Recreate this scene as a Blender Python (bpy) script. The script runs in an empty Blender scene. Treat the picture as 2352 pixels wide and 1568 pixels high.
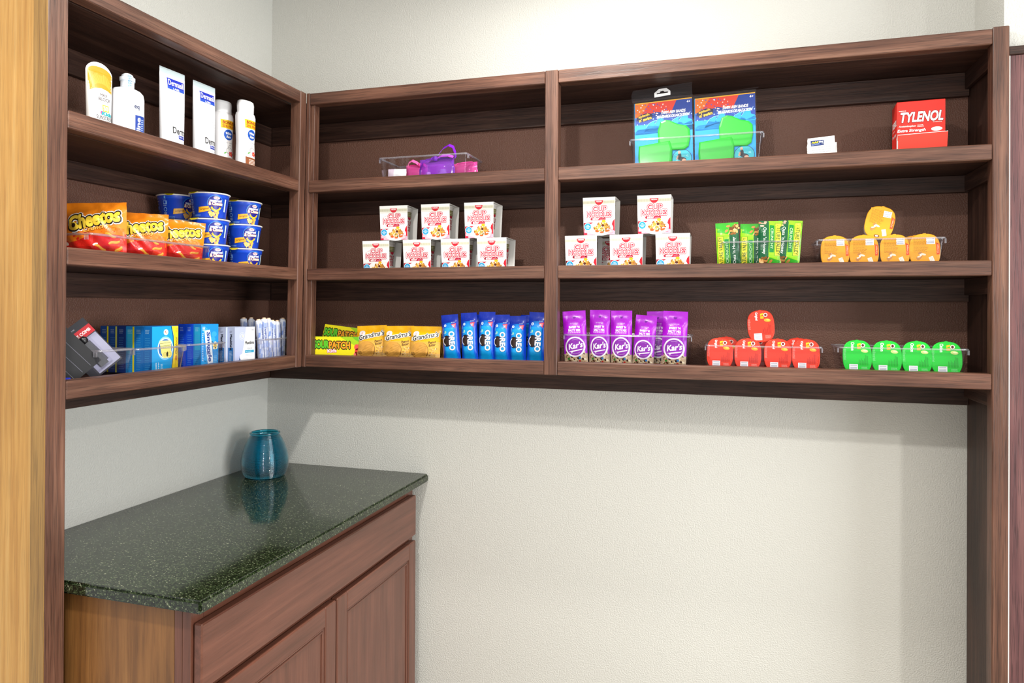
import bpy, bmesh, math, random
from mathutils import Vector, Matrix
from mathutils.geometry import tessellate_polygon
R_ = math.radians
rnd = random.Random(7)
S = bpy.context.scene
COL = S.collection

# ------------------------------------------------------------------ camera, world, lights, exposure
cam = bpy.data.cameras.new('camera'); cam.sensor_width = 36; cam.lens = 24.706; cam.shift_y = -0.03667
cam.clip_start = .02
co = bpy.data.objects.new('camera', cam); COL.objects.link(co); S.camera = co
yaw, pit, rol = .293494, .003499, .004728
fw = Vector((-math.sin(yaw), math.cos(yaw), 0)); rt = Vector((math.cos(yaw), math.sin(yaw), 0)); up = Vector((0, 0, 1))
f2 = fw*math.cos(pit)+up*math.sin(pit); u2 = up*math.cos(pit)-fw*math.sin(pit)
r3 = rt*math.cos(rol)+u2*math.sin(rol); u3 = u2*math.cos(rol)-rt*math.sin(rol)
co.matrix_world = Matrix(((r3.x, u3.x, -f2.x, 1.63904), (r3.y, u3.y, -f2.y, -2.26459), (r3.z, u3.z, -f2.z, 1.57223), (0, 0, 0, 1)))
w = bpy.data.worlds.new('room_light'); S.world = w; w.use_nodes = True
w.node_tree.nodes['Background'].inputs[0].default_value = (1.0, .985, .965, 1)
w.node_tree.nodes['Background'].inputs[1].default_value = .88
def lamp(name, loc, power, rad, col=(1, .96, .9)):
    l = bpy.data.lights.new(name, 'AREA'); l.shape = 'DISK'; l.size = rad*2; l.energy = power; l.color = col
    o = bpy.data.objects.new(name, l); COL.objects.link(o); o.location = loc
    return o
lamp('ceiling_lamp', (1.06, -1.9, 2.70), 34, .05)
lamp('ceiling_lamp', (3.5, -2.2, 2.70), 42, .06)
lamp('ceiling_lamp', (1.25, -.66, 2.70), 17, .05)
fl = lamp('bounce_flash', (1.75, -2.75, 1.6), 30, .15, (1, .98, .97)); fl.rotation_euler = (R_(172), 0, 0)
wn = bpy.data.lights.new('side_fill_light', 'AREA'); wn.shape = 'RECTANGLE'; wn.size = 1.6; wn.size_y = 1.4; wn.energy = 90; wn.color = (.95, .98, 1)  # soft fill added at the right to brighten the left wall, no actual window
wo = bpy.data.objects.new('side_fill_light', wn); COL.objects.link(wo); wo.location = (4.55, -1.7, 1.5); wo.rotation_euler = (0, R_(90), 0)
S.view_settings.view_transform = 'Standard'; S.view_settings.look = 'None'
S.view_settings.exposure = 0.0; S.view_settings.gamma = 1; S.view_settings.use_curve_mapping = False
S.cycles.transparent_max_bounces = 24

# ------------------------------------------------------------------ colours and materials
def lin(h):
    h = h.lstrip('#'); o = []
    for i in (0, 2, 4):
        c = int(h[i:i+2], 16)/255; o.append(c/12.92 if c <= .04045 else ((c+.055)/1.055)**2.4)
    return (o[0], o[1], o[2], 1)
def mix(a, b, t):
    A = [int(a[i:i+2], 16) for i in (0, 2, 4)]; B = [int(b[i:i+2], 16) for i in (0, 2, 4)]
    return '%02x%02x%02x' % tuple(int(max(0, min(255, x+(y-x)*t))) for x, y in zip(A, B))
def newmat(name):
    m = bpy.data.materials.new(name); m.use_nodes = True
    return m, m.node_tree, m.node_tree.nodes['Principled BSDF']
def vcol_mat(name, rough, coat=0, spec=.5, bump=0, metal=0):
    m, t, b = newmat(name)
    a = t.nodes.new('ShaderNodeVertexColor'); a.layer_name = 'Col'
    t.links.new(a.outputs[0], b.inputs['Base Color'])
    b.inputs['Roughness'].default_value = rough; b.inputs['Coat Weight'].default_value = coat
    b.inputs['Coat Roughness'].default_value = .12
    b.inputs['Specular IOR Level'].default_value = spec; b.inputs['Metallic'].default_value = metal
    if bump:
        n = t.nodes.new('ShaderNodeTexNoise'); n.inputs['Scale'].default_value = 45; n.inputs['Detail'].default_value = 3
        tc = t.nodes.new('ShaderNodeTexCoord'); t.links.new(tc.outputs['Object'], n.inputs[0])
        bp = t.nodes.new('ShaderNodeBump'); bp.inputs['Strength'].default_value = bump; bp.inputs['Distance'].default_value = .004
        t.links.new(n.outputs[0], bp.inputs['Height']); t.links.new(bp.outputs[0], b.inputs['Normal'])
    return m
PAPER = vcol_mat('printed_card', .5, 0, .35)
FILM = vcol_mat('glossy_film', .3, .12, .35, .35)
PLAST = vcol_mat('plastic', .35, .1)
FOIL = vcol_mat('lid_foil', .32, .1, .35, .12)

def wood(name, c0, c1, c2, rough=.45, pore=.5, scale=1.0, coat=0.0, blot=.35):
    """grain runs along the object's own X axis"""
    m, t, b = newmat(name); N = t.nodes; L = t.links
    tc = N.new('ShaderNodeTexCoord'); oi = N.new('ShaderNodeObjectInfo')
    add = N.new('ShaderNodeVectorMath'); add.operation = 'ADD'
    mul = N.new('ShaderNodeMath'); mul.operation = 'MULTIPLY'; mul.inputs[1].default_value = 13.7
    L.new(oi.outputs['Random'], mul.inputs[0]); L.new(tc.outputs['Object'], add.inputs[0]); L.new(mul.outputs[0], add.inputs[1])
    def noise(sx, sy, sc, det, ro=.6):
        mp = N.new('ShaderNodeMapping'); mp.inputs['Scale'].default_value = (sx, sy, sy)
        n = N.new('ShaderNodeTexNoise'); n.inputs['Scale'].default_value = sc; n.inputs['Detail'].default_value = det
        n.inputs['Roughness'].default_value = ro
        L.new(add.outputs[0], mp.inputs[0]); L.new(mp.outputs[0], n.inputs[0]); return n.outputs[0]
    def ramp(inp, stops):
        r = N.new('ShaderNodeValToRGB'); e = r.color_ramp.elements
        e[0].position, e[0].color = stops[0]; e[1].position, e[1].color = stops[-1]
        for s in stops[1:-1]:
            x = e.new(s[0]); x.color = s[1]
        L.new(inp, r.inputs[0]); return r.outputs[0]
    g = ramp(noise(1.5, 44*scale, 1.6, 5, .65), [(.3, lin(c0)), (.5, lin(c1)), (.72, lin(c2))])
    bl = ramp(noise(2.2, 6, 1.5, 2), [(.35, (1-blot,)*3+(1,)), (.65, (1+blot*.0,)*3+(1,))])
    po = ramp(noise(9, 400*scale, 1.3, 2, .5), [(.36, (1-pore,)*3+(1,)), (.47, (1, 1, 1, 1))])
    m1 = N.new('ShaderNodeMix'); m1.data_type = 'RGBA'; m1.blend_type = 'MULTIPLY'; m1.inputs[0].default_value = 1
    m2 = N.new('ShaderNodeMix'); m2.data_type = 'RGBA'; m2.blend_type = 'MULTIPLY'; m2.inputs[0].default_value = 1
    L.new(g, m1.inputs[6]); L.new(bl, m1.inputs[7]); L.new(m1.outputs[2], m2.inputs[6]); L.new(po, m2.inputs[7])
    L.new(m2.outputs[2], b.inputs['Base Color']); b.inputs['Roughness'].default_value = rough
    b.inputs['Coat Weight'].default_value = coat; b.inputs['Coat Roughness'].default_value = .25
    b.inputs['Specular IOR Level'].default_value = .4
    bp = N.new('ShaderNodeBump'); bp.inputs['Strength'].default_value = .25; bp.inputs['Distance'].default_value = .002
    L.new(po, bp.inputs['Height']); L.new(bp.outputs[0], b.inputs['Normal'])
    return m
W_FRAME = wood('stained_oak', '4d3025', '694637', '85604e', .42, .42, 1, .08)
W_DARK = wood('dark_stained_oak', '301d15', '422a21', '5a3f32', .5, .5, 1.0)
W_SIDE = wood('golden_veneer', 'b3813f', 'c4944e', 'd0a562', .4, .16, 1.2, .05, .12)
W_STRIP = wood('golden_edge_veneer', '8a6534', '9c773f', 'ac874e', .4, .3, 1.2, .05, .1)
W_CAB = wood('cabinet_maple', '5a3628', '683f31', '774a3a', .33, .12, .7, .2, .12)
W_CABEND = wood('cabinet_end_veneer', '6a4626', '865a2f', '976a3a', .38, .15, .6, .1, .3)
W_EDGE = wood('right_panel_oak', '58373a', '6c4646', '7e5754', .45, .5, 1)

def paint(name, c, scale, dist, rough=.6, spec=.25):
    m, t, b = newmat(name); N = t.nodes; L = t.links
    tc = N.new('ShaderNodeTexCoord')
    n = N.new('ShaderNodeTexNoise'); n.inputs['Scale'].default_value = scale; n.inputs['Detail'].default_value = 2.5
    n.inputs['Roughness'].default_value = .45
    L.new(tc.outputs['Object'], n.inputs[0])
    r = N.new('ShaderNodeValToRGB'); r.color_ramp.elements[0].position = .38; r.color_ramp.elements[1].position = .62
    L.new(n.outputs[0], r.inputs[0])
    bp = N.new('ShaderNodeBump'); bp.inputs['Strength'].default_value = .55; bp.inputs['Distance'].default_value = dist
    L.new(r.outputs[0], bp.inputs['Height']); L.new(bp.outputs[0], b.inputs['Normal'])
    b.inputs['Base Color'].default_value = lin(c); b.inputs['Roughness'].default_value = rough
    b.inputs['Specular IOR Level'].default_value = spec
    return m
WALLP = paint('beige_wall_paint', 'd0d0ca', 250, .0011)
BROWNP = paint('brown_wall_paint', '6e4c3e', 250, .0014, .5, .4)
CEILP = paint('white_ceiling_paint', 'e2e0da', 60, .002)
FLOORP = paint('beige_floor_tile', 'a89f90', 8, .0005)

def granite():
    m, t, b = newmat('green_granite'); N = t.nodes; L = t.links
    tc = N.new('ShaderNodeTexCoord')
    mp = N.new('ShaderNodeMapping'); mp.inputs['Scale'].default_value = (1, 1.6, 1); mp.inputs['Rotation'].default_value = (0, 0, .6)
    L.new(tc.outputs['Object'], mp.inputs[0])
    v = N.new('ShaderNodeTexVoronoi'); v.inputs['Scale'].default_value = 330
    n = N.new('ShaderNodeTexNoise'); n.inputs['Scale'].default_value = 150; n.inputs['Detail'].default_value = 7; n.inputs['Roughness'].default_value = .7
    n2 = N.new('ShaderNodeTexNoise'); n2.inputs['Scale'].default_value = 14; n2.inputs['Detail'].default_value = 3
    for q in (v, n, n2): L.new(mp.outputs[0], q.inputs['Vector'])
    r = N.new('ShaderNodeValToRGB'); e = r.color_ramp.elements
    e[0].position = .0; e[0].color = lin('0b1008'); e[1].position = 1.0; e[1].color = lin('9a9d86')
    for p, c in ((.4, '161f10'), (.62, '26311c'), (.8, '37452b'), (.9, '4b573c'), (.96, '6c7259')):
        x = e.new(p); x.color = lin(c)
    sp = N.new('ShaderNodeSeparateColor'); L.new(v.outputs['Color'], sp.inputs[0])
    ad = N.new('ShaderNodeMath'); ad.operation = 'MULTIPLY_ADD'; ad.inputs[1].default_value = .9; ad.inputs[2].default_value = -.5
    s1 = N.new('ShaderNodeMath'); s1.operation = 'ADD'
    L.new(n.outputs[0], ad.inputs[0]); L.new(sp.outputs[0], s1.inputs[0]); L.new(ad.outputs[0], s1.inputs[1]); L.new(s1.outputs[0], r.inputs[0])
    L.new(r.outputs[0], b.inputs['Base Color'])
    b.inputs['Roughness'].default_value = .09; b.inputs['Specular IOR Level'].default_value = .6
    return m
GRANITE = granite()

def clear(name, tint, base, refl, rough=.06, body=0.0, bodycol=(.9, .9, .95, 1)):
    m, t, b = newmat(name); N = t.nodes; L = t.links; N.remove(b)
    tr = N.new('ShaderNodeBsdfTransparent'); tr.inputs[0].default_value = tint
    gl = N.new('ShaderNodeBsdfGlossy'); gl.inputs['Roughness'].default_value = rough; gl.inputs[0].default_value = (.95, .95, 1, 1)
    lw = N.new('ShaderNodeLayerWeight'); lw.inputs[0].default_value = .22
    ma = N.new('ShaderNodeMath'); ma.operation = 'MULTIPLY_ADD'; ma.inputs[1].default_value = refl; ma.inputs[2].default_value = base
    L.new(lw.outputs['Fresnel'], ma.inputs[0])
    mx = N.new('ShaderNodeMixShader'); L.new(ma.outputs[0], mx.inputs[0]); L.new(tr.outputs[0], mx.inputs[1]); L.new(gl.outputs[0], mx.inputs[2])
    out = N['Material Output']; last = mx
    if body:
        df = N.new('ShaderNodeBsdfDiffuse'); df.inputs[0].default_value = bodycol
        m2 = N.new('ShaderNodeMixShader'); m2.inputs[0].default_value = body
        L.new(mx.outputs[0], m2.inputs[1]); L.new(df.outputs[0], m2.inputs[2]); last = m2
    L.new(last.outputs[0], out.inputs[0])
    return m
ACRYL = clear('clear_acrylic', (.96, .96, .97, 1), .012, .22)
ACRIM = clear('acrylic_rim', (.88, .88, .91, 1), .1, .7, .1, .09)
CELLO = clear('clear_cellophane', (.97, .97, .98, 1), .012, .16, .05, .015)
V_PURP = clear('purple_vinyl', (.82, .62, .97, 1), .03, .5, .1, .34, lin('b14cf0'))
V_PINK = clear('pink_vinyl', (1.0, .62, .84, 1), .03, .5, .1, .4, lin('ff62bd'))

def plain(name, c, rough=.4, **k):
    m, t, b = newmat(name); b.inputs['Base Color'].default_value = lin(c); b.inputs['Roughness'].default_value = rough
    for q, v in k.items(): b.inputs[q.replace('_', ' ')].default_value = v
    return m
VASE = plain('teal_glass', '2cb0cc', .05)
_b = VASE.node_tree.nodes['Principled BSDF']; _b.inputs['Transmission Weight'].default_value = .95; _b.inputs['IOR'].default_value = 1.45
_b.inputs['Coat Weight'].default_value = .5; _b.inputs['Coat Roughness'].default_value = .06
CAULK = plain('white_caulk', 'e9e6de', .6)

# ------------------------------------------------------------------ object helpers
def link(o, parent=None):
    COL.objects.link(o)
    if parent: o.parent = parent
    return o
def tag(o, label=None, cat=None, group=None, kind=None):
    if label: o['label'] = label
    if cat: o['category'] = cat
    if group: o['group'] = group
    if kind: o['kind'] = kind
    return o
def thing(name, label, cat, group=None):
    o = bpy.data.objects.new(name, None); o.empty_display_size = .02; link(o)
    return tag(o, label, cat, group)
def place(o, x, y, z, rz=0, tilt=0, roll=0):
    o.location = (x, y, z); o.rotation_euler = (R_(tilt), R_(roll), R_(rz)); return o
def dup(root, label=None, group=None):
    r = root.copy(); COL.objects.link(r)
    if label: r['label'] = label
    if group: r['group'] = group
    for ch in list(root.children):
        c = ch.copy(); COL.objects.link(c); c.parent = r
        for g in ch.children:
            d = g.copy(); COL.objects.link(d); d.parent = c
    return r

# ------------------------------------------------------------------ glyphs and flat print
_glyph = {}
def glyph(s, off, shear, sp):
    k = (s, off, shear, sp)
    if k not in _glyph:
        c = bpy.data.curves.new('lettering', 'FONT'); c.body = s; c.offset = off; c.shear = shear; c.resolution_u = 3; c.space_character = sp
        o = bpy.data.objects.new('lettering', c); m = o.to_mesh()
        V = [(v.co.x, v.co.y) for v in m.vertices]; F = [tuple(p.vertices) for p in m.polygons]
        o.to_mesh_clear(); bpy.data.objects.remove(o); bpy.data.curves.remove(c)
        _glyph[k] = (V, F)
    return _glyph[k]
class Art:
    """flat print in millimetres: u to the right, v up, L = order of the inks"""
    def __init__(s): s.items = []
    def p(s, pts, c, L=0):
        tri = tessellate_polygon([[Vector((x, y, 0)) for x, y in pts]])
        s.items.append((list(pts), [tuple(t) for t in tri], c, L)); return s
    def r(s, x0, y0, x1, y1, c, L=0):
        s.items.append(([(x0, y0), (x1, y0), (x1, y1), (x0, y1)], [(0, 1, 2, 3)], c, L)); return s
    def e(s, cx, cy, rx, ry, c, L=0, n=20, a0=0, a1=360, rot=0):
        k = R_(rot); P = []
        m = n if a1-a0 >= 360 else n+1
        for i in range(m):
            a = R_(a0+(a1-a0)*i/n); x, y = rx*math.cos(a), ry*math.sin(a)
            P.append((cx+x*math.cos(k)-y*math.sin(k), cy+x*math.sin(k)+y*math.cos(k)))
        s.items.append((P, [tuple(range(m))], c, L)); return s
    def ring(s, cx, cy, r0, r1, c, L=0, n=24, a0=0, a1=360):
        P = []; F = []
        for i in range(n+1):
            a = R_(a0+(a1-a0)*i/n); P += [(cx+r0*math.cos(a), cy+r0*math.sin(a)), (cx+r1*math.cos(a), cy+r1*math.sin(a))]
        for i in range(n): F.append((2*i, 2*i+1, 2*i+3, 2*i+2))
        s.items.append((P, F, c, L)); return s
    def t(s, txt, cx, cy, w, h, c, L=1, bold=0, shear=0, rot=0, out=None, ow=.03, out2=None, ow2=.06, sp=1.0):
        base, _ = glyph(txt, 0, shear, sp)
        xs = [q[0] for q in base]; ys = [q[1] for q in base]
        x0, x1, y0, y1 = min(xs), max(xs), min(ys), max(ys)
        sx = w/(x1-x0) if w else h/(y1-y0); sy = h/(y1-y0) if h else sx
        mx, my = (x0+x1)/2, (y0+y1)/2; k = R_(rot); cc, ss = math.cos(k), math.sin(k)
        todo = [(bold, c, L+(1 if out else 0)+(1 if out2 else 0))]
        if out: todo.append((bold+ow, out, L+(1 if out2 else 0)))
        if out2: todo.append((bold+ow2, out2, L))
        for off, col, l in todo:
            V, F = glyph(txt, min(off, 0), shear, sp); mv = [(0, 0)]
            if off > 0:                                   # heavier strokes: the letter laid over itself in a ring
                for r in ([off] if off <= .07 else [off*.5, off]):
                    n = 6 if r < .03 else 10
                    mv += [(r*math.cos(2*math.pi*i/n), r*math.sin(2*math.pi*i/n)) for i in range(n)]
            for i, (dx, dy) in enumerate(mv):
                P = [((x+dx-mx)*sx, (y+dy-my)*sy) for x, y in V]
                s.items.append(([(cx+x*cc-y*ss, cy+x*ss+y*cc) for x, y in P], F, col, l+.035*i))
        return s
    def micro(s, x0, y0, x1, y1, n, c, L=1, seed=1, fill=.5):
        q = random.Random(seed); dh = (y1-y0)/n
        for i in range(n):
            x = x0; y = y1-dh*(i+.5)
            end = x1-(x1-x0)*q.random()*.25
            while x < end:
                wd = (x1-x0)*q.uniform(.06, .18)
                s.r(x, y-dh*fill/2, min(x+wd, end), y+dh*fill/2, c, L); x += wd+(x1-x0)*.03
        return s
    def barcode(s, x0, y0, x1, y1, L=1, seed=1):
        s.r(x0, y0, x1, y1, 'f4f6fa', L)
        q = random.Random(seed); n = 7; dh = (y1-y0)/(n+2)
        for i in range(n):
            if q.random() < .8:
                s.r(x0+(x1-x0)*.12, y0+dh*(i+1.1), x1-(x1-x0)*.12, y0+dh*(i+1.1)+dh*q.uniform(.2, .6), '8d94a6', L+1)
        return s
    def stroke(s, pts, wd, c, L=1):
        P = []; F = []
        for i, (x, y) in enumerate(pts):
            a = pts[max(i-1, 0)]; b = pts[min(i+1, len(pts)-1)]
            dx, dy = b[0]-a[0], b[1]-a[1]; l = math.hypot(dx, dy) or 1
            ww = wd[i] if isinstance(wd, (list, tuple)) else wd
            P += [(x-dy/l*ww/2, y+dx/l*ww/2), (x+dy/l*ww/2, y-dx/l*ww/2)]
        for i in range(len(pts)-1): F.append((2*i, 2*i+1, 2*i+3, 2*i+2))
        s.items.append((P, F, c, L)); return s

class MB:
    """mesh builder in millimetres with a colour per face"""
    def __init__(s): s.v = []; s.f = []; s.c = []; s.sm = []
    def add(s, V, F, c, smooth=False):
        b = len(s.v); s.v += [tuple(x) for x in V]
        for i, f in enumerate(F):
            s.f.append(tuple(j+b for j in f)); s.c.append(c[i] if isinstance(c, list) else c); s.sm.append(smooth)
        return s
    def hexa(s, P, c):
        return s.add(P, [(0, 3, 2, 1), (4, 5, 6, 7), (0, 1, 5, 4), (1, 2, 6, 5), (2, 3, 7, 6), (3, 0, 4, 7)], c)
    def box(s, x0, x1, y0, y1, z0, z1, c):
        return s.hexa([(x0, y0, z0), (x1, y0, z0), (x1, y1, z0), (x0, y1, z0), (x0, y0, z1), (x1, y0, z1), (x1, y1, z1), (x0, y1, z1)], c)
    def rings(s, RS, c, cap0=True, cap1=True, smooth=True):
        """RS: closed loops of equal length; c: colour or list per band"""
        n = len(RS[0]); V = [p for r in RS for p in r]; F = []; CC = []
        for k in range(len(RS)-1):
            for i in range(n):
                j = (i+1) % n; F.append((k*n+i, k*n+j, (k+1)*n+j, (k+1)*n+i)); CC.append(c[k] if isinstance(c, list) else c)
        s.add(V, F, CC, smooth)
        if cap0: s.add(RS[0], [tuple(reversed(range(n)))], c[0] if isinstance(c, list) else c)
        if cap1: s.add(RS[-1], [tuple(range(n))], c[-1] if isinstance(c, list) else c)
        return s
    def lathe(s, prof, c, n=32, cx=0, cy=0, cap0=True, cap1=True):
        return s.rings([[(cx+r*math.cos(2*math.pi*i/n), cy+r*math.sin(2*math.pi*i/n), z) for i in range(n)] for r, z in prof], c, cap0, cap1)
    def grid(s, nu, nv, f, cf, flip=False, smooth=True):
        V = [f(i/nu, j/nv) for j in range(nv+1) for i in range(nu+1)]; F = []; CC = []
        for j in range(nv):
            for i in range(nu):
                a = j*(nu+1)+i; q = (a, a+1, a+nu+2, a+nu+1); F.append(tuple(reversed(q)) if flip else q)
                CC.append(cf((i+.5)/nu, (j+.5)/nv) if callable(cf) else cf)
        return s.add(V, F, CC, smooth)
    def tube(s, pts, r, c, n=8):
        RS = []
        for i, p in enumerate(pts):
            a = Vector(pts[max(i-1, 0)]); b = Vector(pts[min(i+1, len(pts)-1)]); d = (b-a).normalized()
            u = d.cross(Vector((0, 1, .01))); u = u.normalized() if u.length > 1e-4 else Vector((1, 0, 0)); v = d.cross(u)
            rr = r[i] if isinstance(r, (list, tuple)) else r
            RS.append([tuple(Vector(p)+u*rr*math.cos(2*math.pi*k/n)+v*rr*math.sin(2*math.pi*k/n)) for k in range(n)])
        return s.rings(RS, c)
    def art(s, A, f, cut=None, step=.1, base=.12):
        pal = []; bm = bmesh.new(); ci = bm.faces.layers.int.new('ci')
        for V, F, c, L in A.items:
            if c not in pal: pal.append(c)
            vs = [bm.verts.new((x, y, base+L*step)) for x, y in V]; k = pal.index(c)
            for q in F:
                if len(set(q)) < 3: continue
                try: fc = bm.faces.new([vs[i] for i in q]); fc[ci] = k
                except ValueError: pass
        if cut:
            xs = [v.co.x for v in bm.verts]; ys = [v.co.y for v in bm.verts]
            for ax, lo, hi in ((0, min(xs), max(xs)), (1, min(ys), max(ys))):
                if cut[ax]:
                    k = math.floor(lo/cut[ax])+1
                    while k*cut[ax] < hi:
                        co_ = Vector((0, 0, 0)); co_[ax] = k*cut[ax]; no = Vector((0, 0, 0)); no[ax] = 1
                        bmesh.ops.bisect_plane(bm, geom=bm.verts[:]+bm.edges[:]+bm.faces[:], dist=1e-5, plane_co=co_, plane_no=no); k += 1
        bm.verts.index_update()
        V = [f(v.co.x, v.co.y, v.co.z) for v in bm.verts]; F = []; CC = []
        for fc in bm.faces:
            fc.normal_update(); q = [v.index for v in fc.verts]
            if fc.normal.z < 0: q.reverse()
            F.append(tuple(q)); CC.append(pal[fc[ci]])
        bm.free()
        return s.add(V, F, CC, False)
    def build(s, name, mat, parent=None, sc=.001, loc=None):
        me = bpy.data.meshes.new(name)
        me.from_pydata([(x*sc, y*sc, z*sc) for x, y, z in s.v], [], s.f)
        at = me.color_attributes.new('Col', 'FLOAT_COLOR', 'CORNER'); buf = []; cache = {}
        for p, c in zip(s.f, s.c):
            if c not in cache: cache[c] = tuple(q*.93 for q in lin(c)[:3])+(1,)
            buf += cache[c]*len(p)
        at.data.foreach_set('color', buf)
        me.polygons.foreach_set('use_smooth', s.sm); me.materials.append(mat); me.update()
        o = bpy.data.objects.new(name, me); link(o, parent)
        if loc: o.location = loc
        return o
def flat(yf): return lambda u, v, h: (u, yf-h, v)

# ---- solid bars and boards: length along the object's own X so that the grain follows it
_bar = {}
def bar_mesh(l, wy, wz, bev):
    k = (round(l, 4), wy, wz, bev)
    if k not in _bar:
        bm = bmesh.new(); bmesh.ops.create_cube(bm, size=1)
        for v in bm.verts: v.co = Vector((v.co.x*l, v.co.y*wy, v.co.z*wz))
        if bev: bmesh.ops.bevel(bm, geom=bm.edges[:], offset=bev, segments=1, affect='EDGES', clamp_overlap=True)
        me = bpy.data.meshes.new('bar'); bm.to_mesh(me); bm.free(); _bar[k] = me
    return _bar[k]
def bar(name, p0, p1, wy, wz, mat, parent=None, bev=.002, upv=(0, 0, 1)):
    """board from p0 to p1 (centre line); wy x wz across, wz along upv"""
    a, b = Vector(p0), Vector(p1); x = (b-a).normalized(); u = Vector(upv); y = u.cross(x).normalized(); z = x.cross(y)
    me = bar_mesh((b-a).length, wy, wz, bev)
    if me.materials and me.materials[0] != mat:
        me = me.copy(); me.materials.clear()
    if not me.materials: me.materials.append(mat)
    me.name = name
    o = bpy.data.objects.new(name, me); link(o)
    M = Matrix(((x.x, y.x, z.x, 0), (x.y, y.y, z.y, 0), (x.z, y.z, z.z, 0), (0, 0, 0, 1))); M.translation = (a+b)/2
    if parent:
        o.parent = parent; o.matrix_basis = Matrix.Translation(-parent.location) @ M
    else: o.matrix_basis = M
    return o
def slab(name, x0, x1, y0, y1, z0, z1, mat, parent=None, along='x', bev=.001):
    c = ((x0+x1)/2, (y0+y1)/2, (z0+z1)/2)
    if along == 'x': return bar(name, (x0, c[1], c[2]), (x1, c[1], c[2]), y1-y0, z1-z0, mat, parent, bev)
    if along == 'y': return bar(name, (c[0], y0, c[2]), (c[0], y1, c[2]), x1-x0, z1-z0, mat, parent, bev)
    return bar(name, (c[0], c[1], z0), (c[0], c[1], z1), y1-y0, x1-x0, mat, parent, bev, (1, 0, 0))

# ------------------------------------------------------------------ the room
def mesh_obj(name, V, F, mats, idx=None, parent=None):
    me = bpy.data.meshes.new(name); me.from_pydata(V, [], F)
    for m in mats: me.materials.append(m)
    if idx: me.polygons.foreach_set('material_index', idx)
    o = bpy.data.objects.new(name, me); link(o, parent); return o
def boxv(x0, x1, y0, y1, z0, z1):
    return [(x0, y0, z0), (x1, y0, z0), (x1, y1, z0), (x0, y1, z0), (x0, y0, z1), (x1, y0, z1), (x1, y1, z1), (x0, y1, z1)]
BF = [(0, 3, 2, 1), (4, 5, 6, 7), (0, 1, 5, 4), (1, 2, 6, 5), (2, 3, 7, 6), (3, 0, 4, 7)]
CH = 2.76
Z0, Z1, ZT = 1.385, 2.225, 2.2712
# back wall, painted brown inside the shelves
zs = [0, Z0, Z1, CH]; V = []; F = []; I = []
for i in range(3):
    V += boxv(-.1, 2.5, 0, .1, zs[i], zs[i+1]); F += [tuple(j+8*i for j in f) for f in BF]; I += [1 if i == 1 else 0]*6
tag(mesh_obj('wall_back', V, F, [WALLP, BROWNP], I), kind='structure')
V = []; F = []; I = []
zs = [0, Z0, Z1, CH]
for i in range(3):
    d0, d1 = [.008*(z-1.75) for z in (zs[i], zs[i+1])]
    b = boxv(-.1, 0, -1.14, .0, zs[i], zs[i+1])
    b = [(x+(d1 if z == zs[i+1] else d0)*(1 if (x == 0 and y == 0) else 0), y, z) for x, y, z in b]
    V += b; F += [tuple(j+8*i for j in f) for f in BF]; I += [1 if i == 1 else 0]*6
tag(mesh_obj('wall_left', V, F, [WALLP, BROWNP], I), kind='structure')
V = [(2.3105, .0, 0), (2.3125, -.21, 0), (3.4, -.21, 0), (3.4, .0, 0), (2.3105, .0, CH), (2.3125, -.21, CH), (3.4, -.21, CH), (3.4, .0, CH)]
tag(mesh_obj('wall_right', V, [tuple(reversed(f)) for f in BF], [WALLP]), kind='structure')
tag(mesh_obj('floor', boxv(-.1, 4.6, -4.2, .1, -.1, 0), BF, [FLOORP]), kind='structure')
tag(mesh_obj('ceiling', boxv(-.1, 4.6, -4.2, .1, CH, CH+.1), BF, [CEILP]), kind='structure')
t = thing('wall_panel', 'dark oak panel with a dark cap rail right of the shelving post', 'panel'); t.location = (2.39, -.22, 0)
slab('board', 2.3165, 2.45, -.227, -.2115, 0, 2.205, W_EDGE, t, 'z')
slab('cap_rail', 2.3165, 2.45, -.233, -.2115, 2.2055, 2.226, W_DARK, t, 'x')

# ------------------------------------------------------------------ the two wall shelving units
Dl, Dr = .3088, .2414
LV = [(1.9835, 1.9448), (1.6932, 1.6552), (1.4092, 1.3700)]       # front rails, top and bottom
dc = lambda z: .0145*(z-1.82)                                     # the corner posts are slightly out of plumb
BW = .038
SH = [1.9645, 1.6742, 1.3902]                                     # shelf surfaces
uR = thing('wall_shelving', 'dark oak wall shelving over the bare wall, two bays beside a floor-length post', 'shelving'); uR.location = (1.25, -.1, 0)
uL = thing('wall_shelving', 'dark oak wall shelving over the granite counter with a golden outer side', 'shelving'); uL.location = (.14, -.6, 0)
YR = -Dr+BW/2
def railR(name, zt, zb):
    zc = (zt+zb)/2; x0 = Dl+dc(zc)+.0125
    bar(name, (x0+.0005, YR, zc), (1.1265, YR, zc), BW, zt-zb, W_FRAME, uR)
    bar(name, (1.1675, YR, zc), (2.2779, YR, zc), BW, zt-zb, W_FRAME, uR)
railR('top_rail', ZT, 2.2333)
for zt, zb in LV: railR('front_rail', zt, zb)
bar('post', (1.147, YR-.0008, 1.3695), (1.147, YR-.0008, ZT+.001), BW, .0402, W_FRAME, uR, .002, (1, 0, 0))
bar('post', (2.2963, YR-.0008, 0.0), (2.2963, YR-.0008, ZT+.004), BW, .0358, W_FRAME, uR, .002, (1, 0, 0))
bar('corner_post', (Dl+dc(1.369)+.0065, YR, 1.3695), (Dl+dc(ZT)+.0065, YR, ZT+.001), BW, .0122, W_FRAME, uR, .001, (1, 0, 0))
bar('corner_post', (Dl+dc(1.369)+.0195, YR+.0045, 1.3695), (Dl+dc(ZT)+.0195, YR+.0045, ZT-.0015), BW-.009, .0132, W_FRAME, uR, .001, (1, 0, 0))
for z in SH: slab('shelf_board', .004, 2.2925, -Dr+BW+.0003, -.0005, z-.019, z, W_DARK, uR)
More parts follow.
